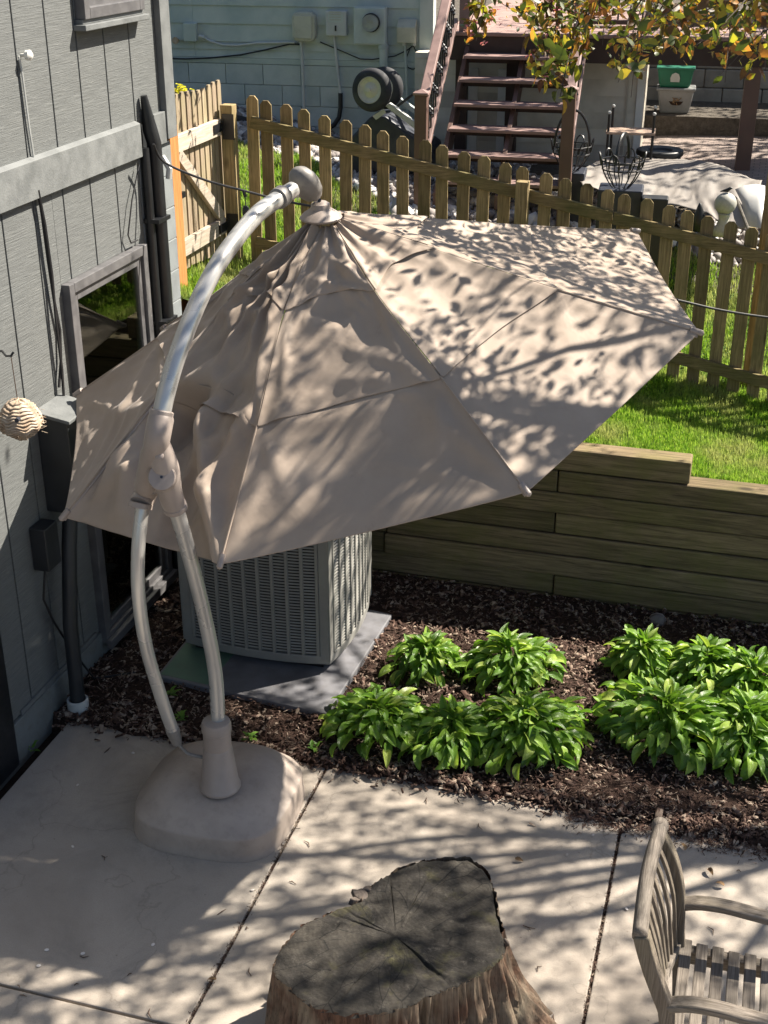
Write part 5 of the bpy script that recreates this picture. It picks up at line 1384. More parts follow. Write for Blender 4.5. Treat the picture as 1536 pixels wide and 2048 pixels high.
# crest rail: round topped, dipping at the near end
cr = [atY(1281, 1868, YN - .02), atD(1289, 1815, 4.52), atD(1299, 1755, 4.56), atD(1309, 1705, 4.65), atY(1317, 1672, YF + .0), atY(1319, 1662, YF + .035)]
cr = [near[0] + Vector((-.004, -.02, .0)), near[0].lerp(far[0], .25) + Vector((-.012, 0, .012)), near[0].lerp(far[0], .5) + Vector((-.016, 0, .016)), near[0].lerp(far[0], .75) + Vector((-.012, 0, .014)), far[0] + Vector((-.002, 0, .0)), far[0] + Vector((0, .04, -.01))]
MB().tube(spline(cr, 6), [.029] * 31, 14, squash=1.25).build('crest_rail', M['bench_y'], ch, smooth='all')
MB().lathe([(.004, -.04), (.025, -.035), (.034, -.01), (.034, .015), (.024, .03), (.004, .034)], 16, far[0] + Vector((-.002, .045, .004)), (0, 1, 0)).build('scroll', M['bench_y'], ch, smooth='all')
def backpt(t, s):   # s along height of the post, t near->far
    A_ = near; B_ = far
    def al(L, s):
        f = s * (len(L) - 1); i = min(int(f), len(L) - 2); return L[i].lerp(L[i + 1], f - i)
    p = al(A_, s).lerp(al(B_, s), t); p.x -= .030 * math.sin(math.pi * t) * 1.0; return p
for k in range(8):
    t = .1 + .8 * k / 7
    curved_beam([backpt(t, s) for s in (.03, .25, .5, .75, .97)], .014, .035, 'back_slat', M['bench_z'], .003)
curved_beam([backpt(t, .97) for t in (0, .5, 1)], .045, .03, 'lower_rail', M['bench_y'], .004, Vector((1, 0, 0)))
# arms
arm_f = [atY(x, y, YF + .02) for x, y in ((1358, 1808), (1400, 1806), (1450, 1813), (1500, 1826))]; arm_f += [arm_f[-1] + Vector((.14, 0, -.012)), arm_f[-1] + Vector((.24, 0, -.03))]
arm_n = [Vector((p.x, YN - .0, p.z)) for p in arm_f]
for arm in (arm_f, arm_n): curved_beam(arm, .034, .062, 'armrest', M['bench_x'], .008)
ZSE = .43
for y_ in (YN, YF): 
    MB().box(.0, .6, y_ - .022, y_ + .022, ZSE - .07, ZSE - .002).build('seat_rail', M['bench_x'], ch, bevel=.005)
    MB().box(.56, .61, y_ - .025, y_ + .025, 0, arm_f[-2].z - .02).build('front_leg', M['bench_z'], ch, bevel=.006)
for k in range(9):
    x_ = .045 + k * .0655
    MB().box(x_, x_ + .047, YN + .026, YF + .028 - .006 * (k % 2), ZSE - .0 - .012 * math.sin(k / 8 * math.pi), ZSE + .018 - .012 * math.sin(k / 8 * math.pi)).build('seat_slat', M['bench_y'], ch, bevel=.004)

# ================================================================== GROUND STUFF
def rotm(n):
    """n random rotation matrices"""
    q = rng.normal(size=(n, 4)); q /= np.linalg.norm(q, axis=1)[:, None]; w_, x, y, z = q.T
    return np.stack([np.stack([1 - 2 * (y * y + z * z), 2 * (x * y - z * w_), 2 * (x * z + y * w_)], -1), np.stack([2 * (x * y + z * w_), 1 - 2 * (x * x + z * z), 2 * (y * z - x * w_)], -1), np.stack([2 * (x * z - y * w_), 2 * (y * z + x * w_), 1 - 2 * (x * x + y * y)], -1)], 1)
def scatter(name, base_v, base_f, pos, rot, scl, mat, smooth=False):
    n = len(pos); bv = np.asarray(base_v, float); bf = np.asarray(base_f)
    V = np.einsum('nij,nkj->nki', rot, bv[None] * scl[:, None, :]) + pos[:, None, :]
    Fc = (bf[None] + (np.arange(n) * len(bv))[:, None, None]).reshape(-1, bf.shape[1])
    o = stuffmesh(name, V.reshape(-1, 3), Fc, mat, smooth); o['kind'] = 'stuff'; return o
def yawtilt(n, tilt):
    a = rng.uniform(0, 2 * np.pi, n); tx = rng.normal(0, tilt, n); ty = rng.normal(0, tilt, n)
    ca, sa = np.cos(a), np.sin(a); Rz = np.zeros((n, 3, 3)); Rz[:, 0, 0] = ca; Rz[:, 0, 1] = -sa; Rz[:, 1, 0] = sa; Rz[:, 1, 1] = ca; Rz[:, 2, 2] = 1
    Rx = np.zeros((n, 3, 3)); Rx[:, 0, 0] = 1; Rx[:, 1, 1] = np.cos(tx); Rx[:, 1, 2] = -np.sin(tx); Rx[:, 2, 1] = np.sin(tx); Rx[:, 2, 2] = np.cos(tx)
    Ry = np.zeros((n, 3, 3)); Ry[:, 1, 1] = 1; Ry[:, 0, 0] = np.cos(ty); Ry[:, 0, 2] = np.sin(ty); Ry[:, 2, 0] = -np.sin(ty); Ry[:, 2, 2] = np.cos(ty)
    return Rz @ Rx @ Ry
# mulch chips
cb_v = [(-1, -.5, 0), (1, -.35, 0), (.8, .5, 0), (-.9, .4, 0), (-.8, -.35, 1), (.85, -.3, 1.1), (.7, .4, .9), (-.8, .35, 1)]
cb_f = [(4, 5, 6, 7), (0, 1, 5, 4), (1, 2, 6, 5), (2, 3, 7, 6), (3, 0, 4, 7)]
N_ = 26000
X_ = rng.uniform(-3.64, 2.2, N_); Y_ = 5.60 + 2.2 * rng.uniform(0, 1, N_)
fr_ = rng.uniform(0, 1, N_) < .16; 
Y_ = np.where(fr_, 5.62 + rng.normal(0, .05, N_) , Y_)
k_ = ~((X_ > -3.2) & (X_ < -2.05) & (Y_ > 6.06) & (Y_ < 7.3)) & (Y_ < 7.8) & ~((Y_ < 5.58) & (rng.uniform(0, 1, N_) < .6) & (X_ < -.3))
X_, Y_ = X_[k_], Y_[k_]; n = len(X_)
Z_ = np.where(Y_ > 5.6, .018 + .035 * np.minimum(1, (Y_ - 5.55) / .5), .003) + rng.uniform(0, .018, n)
L_ = rng.lognormal(-4.35, .45, n); sc_m = np.stack([L_, L_ * rng.uniform(.35, .8, n), L_ * rng.uniform(.12, .4, n)], 1)
scatter('mulch_chips', cb_v, cb_f, np.stack([X_, Y_, Z_], 1), yawtilt(n, .45), sc_m, M['chips'])
# finer shredded fibres
N_ = 9000
X_ = rng.uniform(-3.6, 2.0, N_); Y_ = rng.uniform(5.63, 7.78, N_); k_ = ~((X_ > -3.2) & (X_ < -2.05) & (Y_ > 6.06) & (Y_ < 7.3)); X_, Y_ = X_[k_], Y_[k_]; n = len(X_)
scatter('mulch_fibres', cb_v, cb_f, np.stack([X_, Y_, .045 + .03 * rng.uniform(0, 1, n)], 1), yawtilt(n, .3), np.stack([rng.uniform(.015, .035, n), np.full(n, .0022), np.full(n, .002)], 1), M['chips'])
# dry spilled litter on the patio edge at the right
N_ = 2600
X_ = rng.uniform(-.6, 1.4, N_); Y_ = 5.6 - np.abs(rng.normal(0, .055, N_)); Z_ = np.full(N_, .004)
scatter('dry_litter', cb_v, cb_f, np.stack([X_, Y_, Z_], 1), yawtilt(N_, .25), np.stack([rng.uniform(.006, .022, N_), rng.uniform(.002, .006, N_), np.full(N_, .002)], 1), M['chips'])
# stones beyond the fence
ico = bmesh.new(); bmesh.ops.create_icosphere(ico, subdivisions=1, radius=1); ico.verts.ensure_lookup_table()
iv = np.array([v.co[:] for v in ico.verts]); if_ = np.array([[v.index for v in f.verts] for f in ico.faces]); ico.free()
iv = iv * (1 + .14 * rng.normal(size=(len(iv), 1)))
N_ = 12000
X_ = rng.uniform(-7.5, 2.6, N_); Y_ = rng.uniform(10.25, 13.3, N_)
k_ = (Y_ > np.interp(X_, [-7, -4.7, -4.2, -3.6, -3.0, -2.7, -2.2, -1.1, 2.6], [12.4, 12.1, 12.0, 11.3, 10.8, 10.5, 10.7, 11.05, 11.2]) + .08 * np.sin(X_ * 7)) & ((X_ < -2.2) | (Y_ < 12.3))
X_, Y_ = X_[k_], Y_[k_]; n = len(X_)
r_s = rng.lognormal(-3.22, .34, n)
scatter('river_stones', iv, if_, np.stack([X_, Y_, hz(X_, Y_) + r_s * .15], 1), rotm(n), np.stack([r_s, r_s * rng.uniform(.65, .95, n), r_s * rng.uniform(.5, .8, n)], 1), M['stones'], True)
# grass
def grass(name, n, xr, yr, h, w_, cond=None):
    X = rng.uniform(*xr, n); Y = rng.uniform(*yr, n)
    if cond is not None: k = cond(X, Y); X, Y = X[k], Y[k]
    n = len(X); Z = hz(X, Y); hh = h * rng.uniform(.6, 1.35, n); a = rng.uniform(0, 2 * np.pi, n); ln = rng.normal(0, .38, n)
    dx, dy = np.cos(a), np.sin(a); lx, ly = -dy * ln * hh, dx * ln * hh; ww = w_ * rng.uniform(.7, 1.4, n)
    P0 = np.stack([X - dx * ww, Y - dy * ww, Z - .005], 1); P1 = np.stack([X + dx * ww, Y + dy * ww, Z - .005], 1)
    P2 = np.stack([X + dx * ww * .8 + lx * .4, Y + dy * ww * .8 + ly * .4, Z + hh * .6], 1); P3 = np.stack([X - dx * ww * .8 + lx * .4, Y - dy * ww * .8 + ly * .4, Z + hh * .6], 1)
    P4 = np.stack([X + lx, Y + ly, Z + hh], 1)
    V = np.stack([P0, P1, P2, P3, P4], 1).reshape(-1, 3); b = (np.arange(n) * 5)[:, None]
    Fc = np.concatenate([b + np.array([[0, 1, 2]]), b + np.array([[0, 2, 3]]), b + np.array([[3, 2, 4]])], 0)
    o = stuffmesh(name, V, Fc, M['grass']); o['kind'] = 'stuff'
grass('grass', 75000, (-1.6, 1.9), (7.97, 9.45), .042, .0022)
grass('grass', 90000, (-6.2, 2.3), (9.2, 12.2), .055, .0036, lambda X, Y: Y < np.interp(X, [-7, -4.7, -4.2, -3.6, -3.0, -2.7, -2.2, -1.1, 2.6], [12.4, 12.1, 12.0, 11.3, 10.8, 10.5, 10.7, 11.05, 11.2]) + .08 * np.sin(X * 7))
grass('grass', 20000, (-4.4, -1.5), (7.97, 9.3), .05, .003)
grass('grass', 5000, (-5.2, -3.7), (7.7, 10), .09, .004)

# ================================================================== PLANTS
def leaf_mesh(name, mat, droop, width=.36, cup=.12, twist=0.0, nl=7, nw_=4, pet=0.0):
    """unit-long leaf along +Y that arches downward"""
    P_ = []; 
    y = 0; z = 0; ang = 0; pts = []
    for i in range(nl + 1):
        t = i / nl; pts.append((y, z, ang)); ang = -droop * (t + 1 / nl) ** 1.3; y += math.cos(ang) / nl; z += math.sin(ang) / nl
    rows_ = []
    for i, (yy, zz_, an_) in enumerate(pts):
        t = i / nl; w_ = width * (math.sin(math.pi * min(1, (t * .93 + .07)) ** .75) ** .85) * (1 if t < 1 else 0) * .5 + .004
        if t > .97: w_ = .003
        row = []
        for j in range(nw_ + 1):
            s = (j / nw_) * 2 - 1; cz = cup * abs(s) * w_ * 2 + .012 * math.sin(t * 9 + s * 2) * abs(s)
            row.append(Vector((s * w_ + twist * zz_ * .3, yy - math.sin(an_) * cz, zz_ + math.cos(an_) * cz)))
        rows_.append(row)
    m_ = MB().grid(rows_); me = bpy.data.meshes.new(name); me.from_pydata(m_.v, [], m_.f); me.update(); me.materials.append(mat)
    for p in me.polygons: p.use_smooth = True
    return me
hl = [leaf_mesh('hosta_leaf', M['hosta'], d, w_, c, tw_) for d, w_, c, tw_ in ((.5, .40, .35, .2), (.9, .44, .3, -.2), (1.3, .42, .28, .3), (1.7, .46, .22, -.3), (.25, .34, .45, 0), (1.1, .38, .5, .1))]
from mathutils import Euler
def add_leaf(me, parent, base, az, pitch, roll, size, name='leaf'):
    o = bpy.data.objects.new(name, me); COL.objects.link(o)
    mt = Matrix.Rotation(az - math.pi / 2, 4, 'Z') @ Matrix.Rotation(pitch, 4, 'X') @ Matrix.Rotation(roll, 4, 'Y')
    o.location = base; o.rotation_euler = mt.to_euler(); o.scale = (size, size, size)
    o.parent = parent; o.matrix_parent_inverse = W[parent.name].inverted(); return o
def hosta(px_, py_, rad, hgt, nleaf, size, label, bright=0):
    rad *= 1.3; hgt *= .80; size *= .86; nleaf = min(290, int(nleaf * 2.3))
    lean = Vector((random.uniform(-.04, .04), random.uniform(-.04, .04), 0)); sqx = random.uniform(.9, 1.15)
    c = atZ(px_, py_, .04 + hgt * .45); c.z = .04
    t = thing('hosta_clump', label, 'plant', c, 'leafy clumps in the mulch bed')
    stems = MB()
    for i in range(nleaf):
        f_ = math.sqrt((i + .5) / nleaf); az = i * 2.39996 + random.uniform(-.3, .3)
        rr = rad * f_ * random.uniform(.78, 1.14) * (1 + .12 * math.sin(az * 2 + px_)); zz_ = hgt * (1 - .62 * f_ ** 2.2) * random.uniform(.86, 1.12)
        tip = Vector((c.x + rr * math.cos(az) * sqx, c.y + rr * math.sin(az), c.z + zz_)) + lean * (1 - f_)
        pitch = R(50 * (1 - f_) ** 1.1 + 2) + random.gauss(0, .26)
        me = hl[min(5, max(0, int(random.gauss(.5 + 2.8 * f_, .8))))] if f_ > .25 else random.choice([hl[0], hl[4], hl[5]])
        s_ = size * random.uniform(.75, 1.2) * (1 - .12 * (1 - f_))
        base = tip - Vector((math.cos(az), math.sin(az), .25)) * s_ * .32
        add_leaf(me, t, base, az + random.gauss(0, .42), pitch, random.gauss(0, .4), s_)
        root = Vector((c.x + rad * .18 * math.cos(az), c.y + rad * .18 * math.sin(az), .03))
        if i % 2 == 0: stems.tube([root, root.lerp(base, .6) + Vector((0, 0, .03)), base], .0028, 4, cap=False)
    o = stems.build('stems', M['weed'], t); o['kind'] = 'stuff'
hosta(848, 1318, .155, .27, 62, .125, 'small bright hosta clump nearest the right side of the air conditioner')
hosta(1025, 1325, .22, .29, 92, .135, 'hosta clump in the back row with leaves held upright, behind the left planting')
hosta(752, 1440, .215, .25, 92, .135, 'low hosta clump at the front left, touching the corner of the pad')
hosta(905, 1468, .21, .25, 88, .138, 'drooping hosta clump in the middle of the left front row above the patio edge')
hosta(1050, 1456, .27, .30, 130, .145, 'broad hosta clump at the right end of the left planting')
hosta(1285, 1318, .17, .29, 84, .135, 'hosta clump at the back left of the right-hand planting')
hosta(1335, 1440, .27, .31, 130, .148, 'large hosta clump at the front of the right-hand planting beside the chair')
hosta(1412, 1338, .20, .29, 84, .135, 'deep green hosta clump in the middle of the right-hand planting')
hosta(1505, 1365, .25, .30, 105, .145, 'hosta clump cut by the right edge of the view, back row')
hosta(1495, 1462, .25, .30, 105, .148, 'hosta clump cut by the right edge of the view, front row')
# little weeds
wl = leaf_mesh('weed_leaf', M['weed'], .6, .45, .2, 0, 4, 2)
for (px_, py_, z_, lb) in ((345, 1392, .05, 'seedling weed beside the green corner of the pad'), (364, 1438, .05, 'seedling weed by the foot of the loose umbrella pole'), (500, 1478, .05, 'seedling weed in the mulch right of the umbrella collar'),
                       (628, 1500, .04, 'seedling weed by the slab joint behind the umbrella base'), (100, 1450, -.04, 'green weed in the dark gap at the foot of the house'), (62, 1500, -.04, 'patch of moss and weeds in the gap nearest the left edge')):
    c = atZ(px_, py_, z_); t = thing('weed', lb, 'weed', c)
    for k in range(13): add_leaf(wl, t, c + Vector((random.uniform(-.02, .02), random.uniform(-.02, .02), random.uniform(0, .03))), k * 2.4, random.uniform(.2, 1.1), 0, random.uniform(.03, .055))
# rock by the timber wall
rk = bpy.data.meshes.new('rock'); bmx = bmesh.new(); bmesh.ops.create_icosphere(bmx, subdivisions=2, radius=.06)
for v in bmx.verts: v.co *= 1 + .25 * mnoise.noise(v.co * 22); v.co.z *= .7
bmx.to_mesh(rk); bmx.free(); rk.materials.append(M['stones'])
ro = bpy.data.objects.new('rock', rk); put(ro, None, atZ(1316, 1240, .06)); tag(ro, 'grey rock lying in the mulch at the foot of the timber wall', 'rock')
# forsythia beyond the gate
fy = thing('flowering_shrub', 'twiggy shrub with bright yellow flowers behind the gate at the house corner', 'shrub', Vector((-4.35, 8.9, 2.0)))
yl = leaf_mesh('bloom', M['yellow'], .4, .8, .2, 0, 3, 2)
for k in range(9):
    a = atD(random.uniform(338, 376), random.uniform(176, 300), 9.4); b = Vector((-4.4 + random.uniform(-.1, .1), 9.0, 2.0))
    MB().tube([b, b.lerp(a, .5) + Vector((random.uniform(-.06, .06), 0, .05)), a], [.006, .004, .002], 5).build('branch', M['twig'], fy)
for k in range(70):
    yy = random.choice([random.gauss(178, 6), random.uniform(200, 285)]); xx = random.gauss(362 if yy < 190 else 342, 7 if yy < 190 else 5)
    add_leaf(yl, fy, atD(xx, yy, random.uniform(9.2, 9.5)), random.uniform(0, 6.28), random.uniform(-.5, 1), 0, random.uniform(.03, .05), 'flower')
st2 = MB().box(-3.66 + .02, -3.30, 7.82, 8.02, 1.80, 1.90).build('edging_stone', M['ret_block'], None, bevel=.02)
tag(st2, 'pale stone block set in the grass at the foot of the house corner', 'stone')

# ---- litter on the patio
lf = leaf_mesh('fallen_leaf', M['dryleaf'], .5, .5, .5, .3, 4, 2)
for (x, y, s_, lb) in ((1415, 1738, .055, 'yellowish fallen leaf on the sunlit slab right of the chair back'), (1448, 1772, .045, 'curled brown fallen leaf beyond the armrest'), (1030, 1718, .045, 'small reddish fallen leaf on the slab above the stump'),
                      (432, 1960, .04, 'curled brown leaf left of the stump near the joint'), (1370, 1700, .05, 'dark curled fallen leaf behind the chair back')):
    o = bpy.data.objects.new('fallen_leaf', lf); put(o, None, atZ(x, y, .012), (random.uniform(0, .5), random.uniform(0, .5), random.uniform(0, 6))); o.scale = (s_,) * 3; tag(o, lb, 'leaf')
tw_n = 0
for k in range(46):
    x = random.choice([random.uniform(20, 640), random.uniform(20, 640), random.uniform(640, 1536)]); y = random.uniform(1480, 2040)
    c = atZ(x, y, .004)
    if abs(c.x - bcx) < .46 and abs(c.y - bcy) < .46: continue
    if (c.x - sc0.x) ** 2 + (c.y - sc0.y) ** 2 < .3: continue
    if c.y > 5.5 or c.x < -3.5: continue
    a = random.uniform(0, 6.28); L = random.uniform(.02, .065); d_ = Vector((math.cos(a), math.sin(a), 0)); n_ = Vector((-d_.y, d_.x, 0)) * L * random.uniform(-.35, .35)
    m_ = MB().tube([c - d_ * L / 2, c + n_ + Vector((0, 0, .004)), c + d_ * L / 2], [.0018, .0028, .0012], 5)
    if k % 5 == 0: m_.tube([c + n_, c + n_ * 3 + d_ * L * .2 + Vector((0, 0, .006))], .0014, 4)
    tag(m_.build('twig', M['twig'], None, origin=c), 'thin brown twig lying on the ' + ('shaded left slab in front of the umbrella base' if c.x < -1.95 and c.y < 4.7 else 'left slab between the house and the umbrella base' if c.x < -1.95 else 'wide middle slab around the stump' if c.x < -.31 else 'right slab by the garden chair'), 'twig', 'twigs scattered on the patio slabs')
for k in range(16):
    x = random.uniform(40, 1500); y = random.uniform(1500, 2030); c = atZ(x, y, .003)
    if abs(c.x - bcx) < .46 and abs(c.y - bcy) < .46 or (c.x - sc0.x) ** 2 + (c.y - sc0.y) ** 2 < .3 or c.y > 5.5 or c.x < -3.5: continue
    m_ = MB().lathe([(.001, 0), (.009, .001), (.011, .003), (.001, .005)], 7, c, (random.uniform(-.3, .3), random.uniform(-.3, .3), 1), (1, .7))
    tag(m_.build('petal', M['petal'], None, smooth=True, origin=c), 'small pale fallen petal on the concrete slabs', 'petal', 'petals scattered on the patio slabs')
# debris and roots along the slab joints
N_ = 1500; X_ = np.concatenate([-1.95 + rng.normal(0, .010, N_), -.314 + rng.normal(0, .007, N_)]); Y_ = np.concatenate([rng.uniform(3.6, 5.6, N_)] * 2)
Y_ = np.concatenate([rng.beta(1.2, 1.2, N_) * 2 + 3.6, rng.uniform(3.4, 5.6, N_)])
scatter('joint_debris', cb_v, cb_f, np.stack([X_, Y_, rng.uniform(-.02, .002, 2 * N_)], 1), yawtilt(2 * N_, .6), np.stack([rng.uniform(.003, .012, 2 * N_), np.full(2 * N_, .002), np.full(2 * N_, .002)], 1), M['chips'])

# ================================================================== CRAB APPLE TREE (mostly above and right of the frame)
tr = thing('crabapple_tree', 'crab apple tree with olive and reddish leaves and pink blossom at the top right', 'tree', (4.1, 8.3, gz(4.1, 8.3)))
tk = [Vector((4.1, 8.3, .7)), Vector((4.05, 8.27, 1.8)), Vector((3.9, 8.2, 2.9)), Vector((3.7, 8.1, 3.8))]
MB().tube(spline(tk, 6), np.linspace(.13, .085, 19), 14).build('trunk', M['bark'], tr, smooth='all')
tips = []; brm = []
def grow(p, d, L, r_, depth, name='branch'):
    pts = [p]; q = p.copy(); dd = d.normalized(); seg = 5
    for i in range(seg):
        dd = (dd + Vector((random.gauss(0, .16), random.gauss(0, .16), random.gauss(0, .10) - (.05 if depth < 2 else 0)))).normalized(); q = q + dd * L / seg; pts.append(q.copy())
    if depth >= 3:
        MB().tube(spline(pts, 3), np.linspace(r_, r_ * .5, seg * 3 + 1), 8).build(name, M['bark'], tr, smooth=True)
    else: brm.append((pts, r_))
    if depth <= 1: tips.append(pts)
    if depth > 0:
        for k in range(4 if depth > 1 else 3):
            i = random.randint(1, seg); a = random.uniform(.5, 1.1); ax_ = Vector((random.gauss(0, 1), random.gauss(0, 1), random.gauss(0, .6))).normalized()
            d2 = (Matrix.Rotation(a, 3, ax_) @ dd).normalized(); grow(pts[i], d2, L * random.uniform(.5, .72), r_ * .55, depth - 1)
fork = tk[-1]
for d, L in (((-1.9, -.9, .75), 2.3), ((-1.4, .5, 1.2), 2.1), ((-.3, -1.3, 1.2), 1.9), ((.2, -1.6, 1.1), 1.7), ((-1.3, -1.7, 1.0), 2.3), ((-2.2, .1, .55), 2.5), ((-2.0, -1.0, .5), 2.4), ((-2.0, -.4, 1.25), 2.4)):
    d = (d[0] - .9, d[1] * .8, d[2] * .8); grow(fork, Vector(d), L + 1.2, .036, 3, 'branch')
zlim = lambda p: 4.4 - .075 * math.hypot(p.x, p.y)     # roughly the top edge of what the photo sees
def in_view(p):
    v = np.array(p) - CAM; f_ = v @ fw
    if f_ < .3: return None
    return 768 + F * (v @ rt) / f_, 1024 - F * (v @ up) / f_
# hanging sprays that reach into the picture
def ok_low(p):
    q = in_view(p)
    if q is None: return True
    x, y = q
    if x < 860 or x > 1700: return y < -10
    lim = np.interp(x, [900, 925, 960, 990, 1030, 1060, 1130, 1165, 1200, 1230, 1290, 1330, 1400, 1450, 1536, 1700], [-20, 20, 20, 0, 60, 130, 180, 120, 60, 150, 110, 90, 100, 120, 130, 160])
    return y < lim + random.gauss(0, 14)
tw_m = MB()
for pts, r_ in brm:
    if r_ < .012:
        if all(ok_low(p) for p in pts): tw_m.tube(pts, np.linspace(max(r_, .003), .002, len(pts)), 4, cap=False)
    else:
        if all((in_view(p) is None or in_view(p)[1] < 60) for p in pts): MB().tube(pts, np.linspace(r_, r_ * .5, len(pts)), 6).build('branch', M['bark'], tr, smooth=True)
o = tw_m.build('twigs', M['bark'], tr); o['kind'] = 'stuff'
tl = [leaf_mesh('crabapple_leaf', M['tleaf'], d, w_, c, t_, 4, 2) for d, w_, c, t_ in ((.3, .5, .3, 0), (.7, .46, .4, .3), (.1, .55, .25, -.2))]
# sprays: drooping twigs with leaf rosettes, anchored above the frame
shown = []
for (x0, y0, x1, y1, d) in ((960, -40, 935, 60, 6.6), (985, -60, 952, 82, 6.5), (1105, -30, 1060, 80, 6.9), (1150, -40, 1085, 150, 6.8), (1200, -30, 1135, 120, 6.7), (1190, 20, 1120, 195, 6.6), (1230, -40, 1205, 90, 7.2), (1290, -40, 1240, 130, 7.0),
                          (1265, 30, 1236, 165, 6.9), (1300, -20, 1290, 90, 7.3), (1340, -40, 1325, 110, 7.0), (1390, -40, 1370, 110, 7.2), (1430, -40, 1420, 95, 6.8), (1480, -40, 1450, 165, 6.7), (1500, -30, 1475, 110, 6.6), (1540, -30, 1510, 120, 6.5), (1570, -20, 1530, 140, 6.4),
                          (1180, -50, 1160, 60, 7.4), (1400, -60, 1385, 60, 6.3), (1340, -60, 1300, 50, 6.5), (1250, -70, 1195, 40, 6.4), (1480, -80, 1530, 50, 6.2), (1130, -60, 1050, 40, 7.1), (1320, 20, 1262, 195, 7.1), (1560, 40, 1440, 150, 6.6), (1540, 10, 1400, 70, 6.9), (1520, -10, 1350, 50, 6.8)):
    a = atD(x0, y0, d); b = atD(x1, y1, d + random.uniform(-.15, .15)); m_ = a.lerp(b, .5) + Vector((random.uniform(-.05, .05), 0, random.uniform(.02, .08)))
    pts = spline([a + Vector((.15, .05, .25)), a, m_, b], 5); MB().tube(pts, np.linspace(.006, .0018, len(pts)), 5).build('branch', M['bark'], tr, smooth=True)
    shown.append(pts)
random.seed(21)
nleaf = 0; leafpos = []
bl_mb = []
blm = leaf_mesh('blossom_petal', M['blossom'], .3, .8, .3, 0, 3, 2)
for pts in shown:
    for i in range(5, len(pts)):
        for c_ in range(2 if i < len(pts) - 1 else 3):
            p = pts[i] + Vector((random.gauss(0, .03), random.gauss(0, .03), random.gauss(0, .03)))
            nn = random.choice([1, 2, 3]) if nleaf < 285 else 0
            for k in range(nn):
                az = random.uniform(0, 6.28); add_leaf(random.choice(tl), tr, p, az, random.uniform(-1.3, .4), random.gauss(0, .5), random.uniform(.045, .085), 'leaf'); nleaf += 1
            if random.random() < .42:
                for k in range(6): bl_mb.append((p + Vector((random.gauss(0, .015), random.gauss(0, .015), random.gauss(-.01, .015))), random.uniform(0, 6.28), random.uniform(-.8, 1.2), random.uniform(.014, .024)))
for (p, az, pt_, s_) in bl_mb[:300]: add_leaf(blm, tr, p, az, pt_, 0, s_, 'blossom')
# the crown itself, leaves on the fine branches plus loose clouds added for shade
lv_v = np.array([(0, 0, 0), (-.24, .35, .03), (0, .4, -.03), (.24, .35, .03), (-.2, .7, -.02), (.2, .7, -.02), (0, 1, -.12)]); lv_f = np.array([(0, 2, 1), (0, 3, 2), (1, 2, 4), (2, 3, 5), (4, 2, 6), (2, 5, 6)])
pos = []
for pts in tips:
    for _ in range(28):
        f_ = random.random() ** .7 * (len(pts) - 1); i = min(int(f_), len(pts) - 2); p = pts[i].lerp(pts[i + 1], f_ - i) + Vector((random.gauss(0, .085), random.gauss(0, .085), random.gauss(0, .08)))
        if ok_low(p): pos.append(p[:])
for _ in range(3800):      # outer fringe near the top edge of the view
    x = random.uniform(1040, 1640); y = random.uniform(-260, 150); d = random.uniform(6.3, 8.0); p = atD(x, y, d)
    cl = mnoise.noise(Vector((x * .013, y * .02, d * 1.5)))
    if cl > .0 and ok_low(p): pos.append(p[:])
for (bx, n_, th) in (((.6, 4.6, 6.2, 9.2, 4.3, 5.9), 7500, .03), ((.1, 1.5, 6.0, 7.0, 4.7, 5.3), 1500, -.1)):  # leaf clouds added out of view to dapple and shade the patio
    q_ = 0
    while q_ < n_:
        p = Vector((random.uniform(bx[0], bx[1]), random.uniform(bx[2], bx[3]), random.uniform(bx[4], bx[5])))
        if mnoise.noise(p * 2.2) + .35 * mnoise.noise(p * 6) > th and ok_low(p): pos.append(p[:]); q_ += 1
        else: q_ += .12
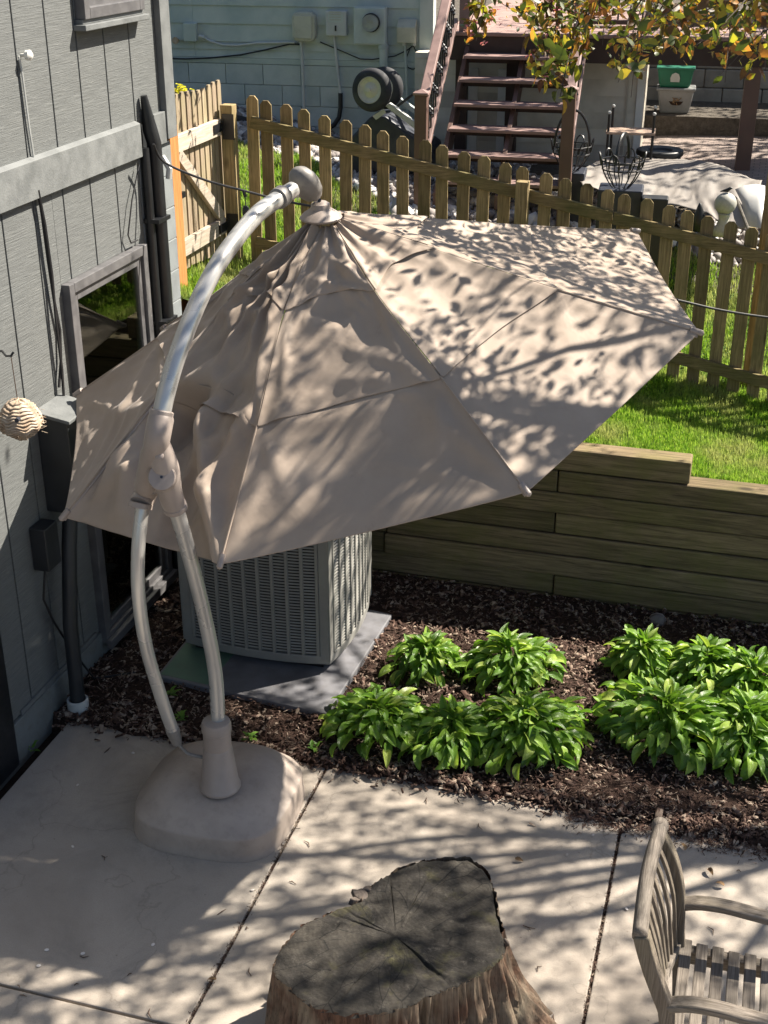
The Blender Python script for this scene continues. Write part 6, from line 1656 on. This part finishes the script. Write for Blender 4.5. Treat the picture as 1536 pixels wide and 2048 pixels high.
for d, L in (((.6, -1.2, .9), 1.7), ((.9, -.6, 1.0), 1.5), ((-3.0, -1.3, 1.0), 3.6)):
    e_ = fork + Vector(d).normalized() * L; MB().tube(spline([fork, fork.lerp(e_, .5) + Vector((0, 0, .15)), e_], 5), np.linspace(.05, .012, 11), 7).build('branch', M['bark'], tr, smooth=True)
# leaves thinned out wherever they would shade the upper house wall
pos = np.array(pos); _t = (pos[:, 0] + 3.66) / (sv.x / sv.z); _zh = pos[:, 2] - _t; _yh = pos[:, 1] - _t * sv.y / sv.z
pos = pos[~((_zh > 1.7) & (_yh < 8.2) & (rng.uniform(0, 1, len(pos)) < .85))]
n = len(pos); print('tree leaves', n)
sz = rng.uniform(.045, .085, n)
scatter('foliage', lv_v, lv_f, pos, rotm(n), np.stack([sz, sz, sz], 1), M['tleaf_s'])
fo = bpy.data.objects['foliage']; fo.parent = tr; fo.matrix_parent_inverse = W[tr.name].inverted()

# a second tree, out of sight at the right, throws the dappled shade on the paved yard
t2_ = thing('shade_tree', 'leafy tree beyond the right edge shading the paved yard', 'tree', (6.2, 15.6, 1.9))
MB().tube(spline([(6.2, 15.6, 1.7), (6.1, 15.6, 3.2), (5.6, 15.7, 4.6), (4.8, 15.9, 5.4)], 5), np.linspace(.16, .08, 16), 10).build('trunk', M['bark'], t2_, smooth='all')
for k in range(9):
    a = Vector((5.2, 15.8, 5.0)); b = Vector((random.uniform(.6, 4), random.uniform(14.3, 18), random.uniform(4.8, 6.6)))
    MB().tube(spline([a, a.lerp(b, .5) + Vector((0, 0, .3)), b], 5), np.linspace(.06, .012, 11), 6).build('branch', M['bark'], t2_, smooth=True)
P2 = []
while len(P2) < 9000:
    q = np.array([rng.uniform(-.6, 6.2), rng.uniform(13.6, 18.6), rng.uniform(4.3, 6.9)])
    if mnoise.noise(Vector(q * 1.5)) + .25 * mnoise.noise(Vector(q * 5)) > .06: P2.append(q)
P2 = np.array(P2); s2_ = rng.uniform(.07, .12, len(P2))
fo2 = scatter('leaf_mass', lv_v, lv_f, P2, rotm(len(P2)), np.stack([s2_, s2_, s2_], 1), M['tleaf_s']); fo2.parent = t2_; fo2.matrix_parent_inverse = W[t2_.name].inverted()
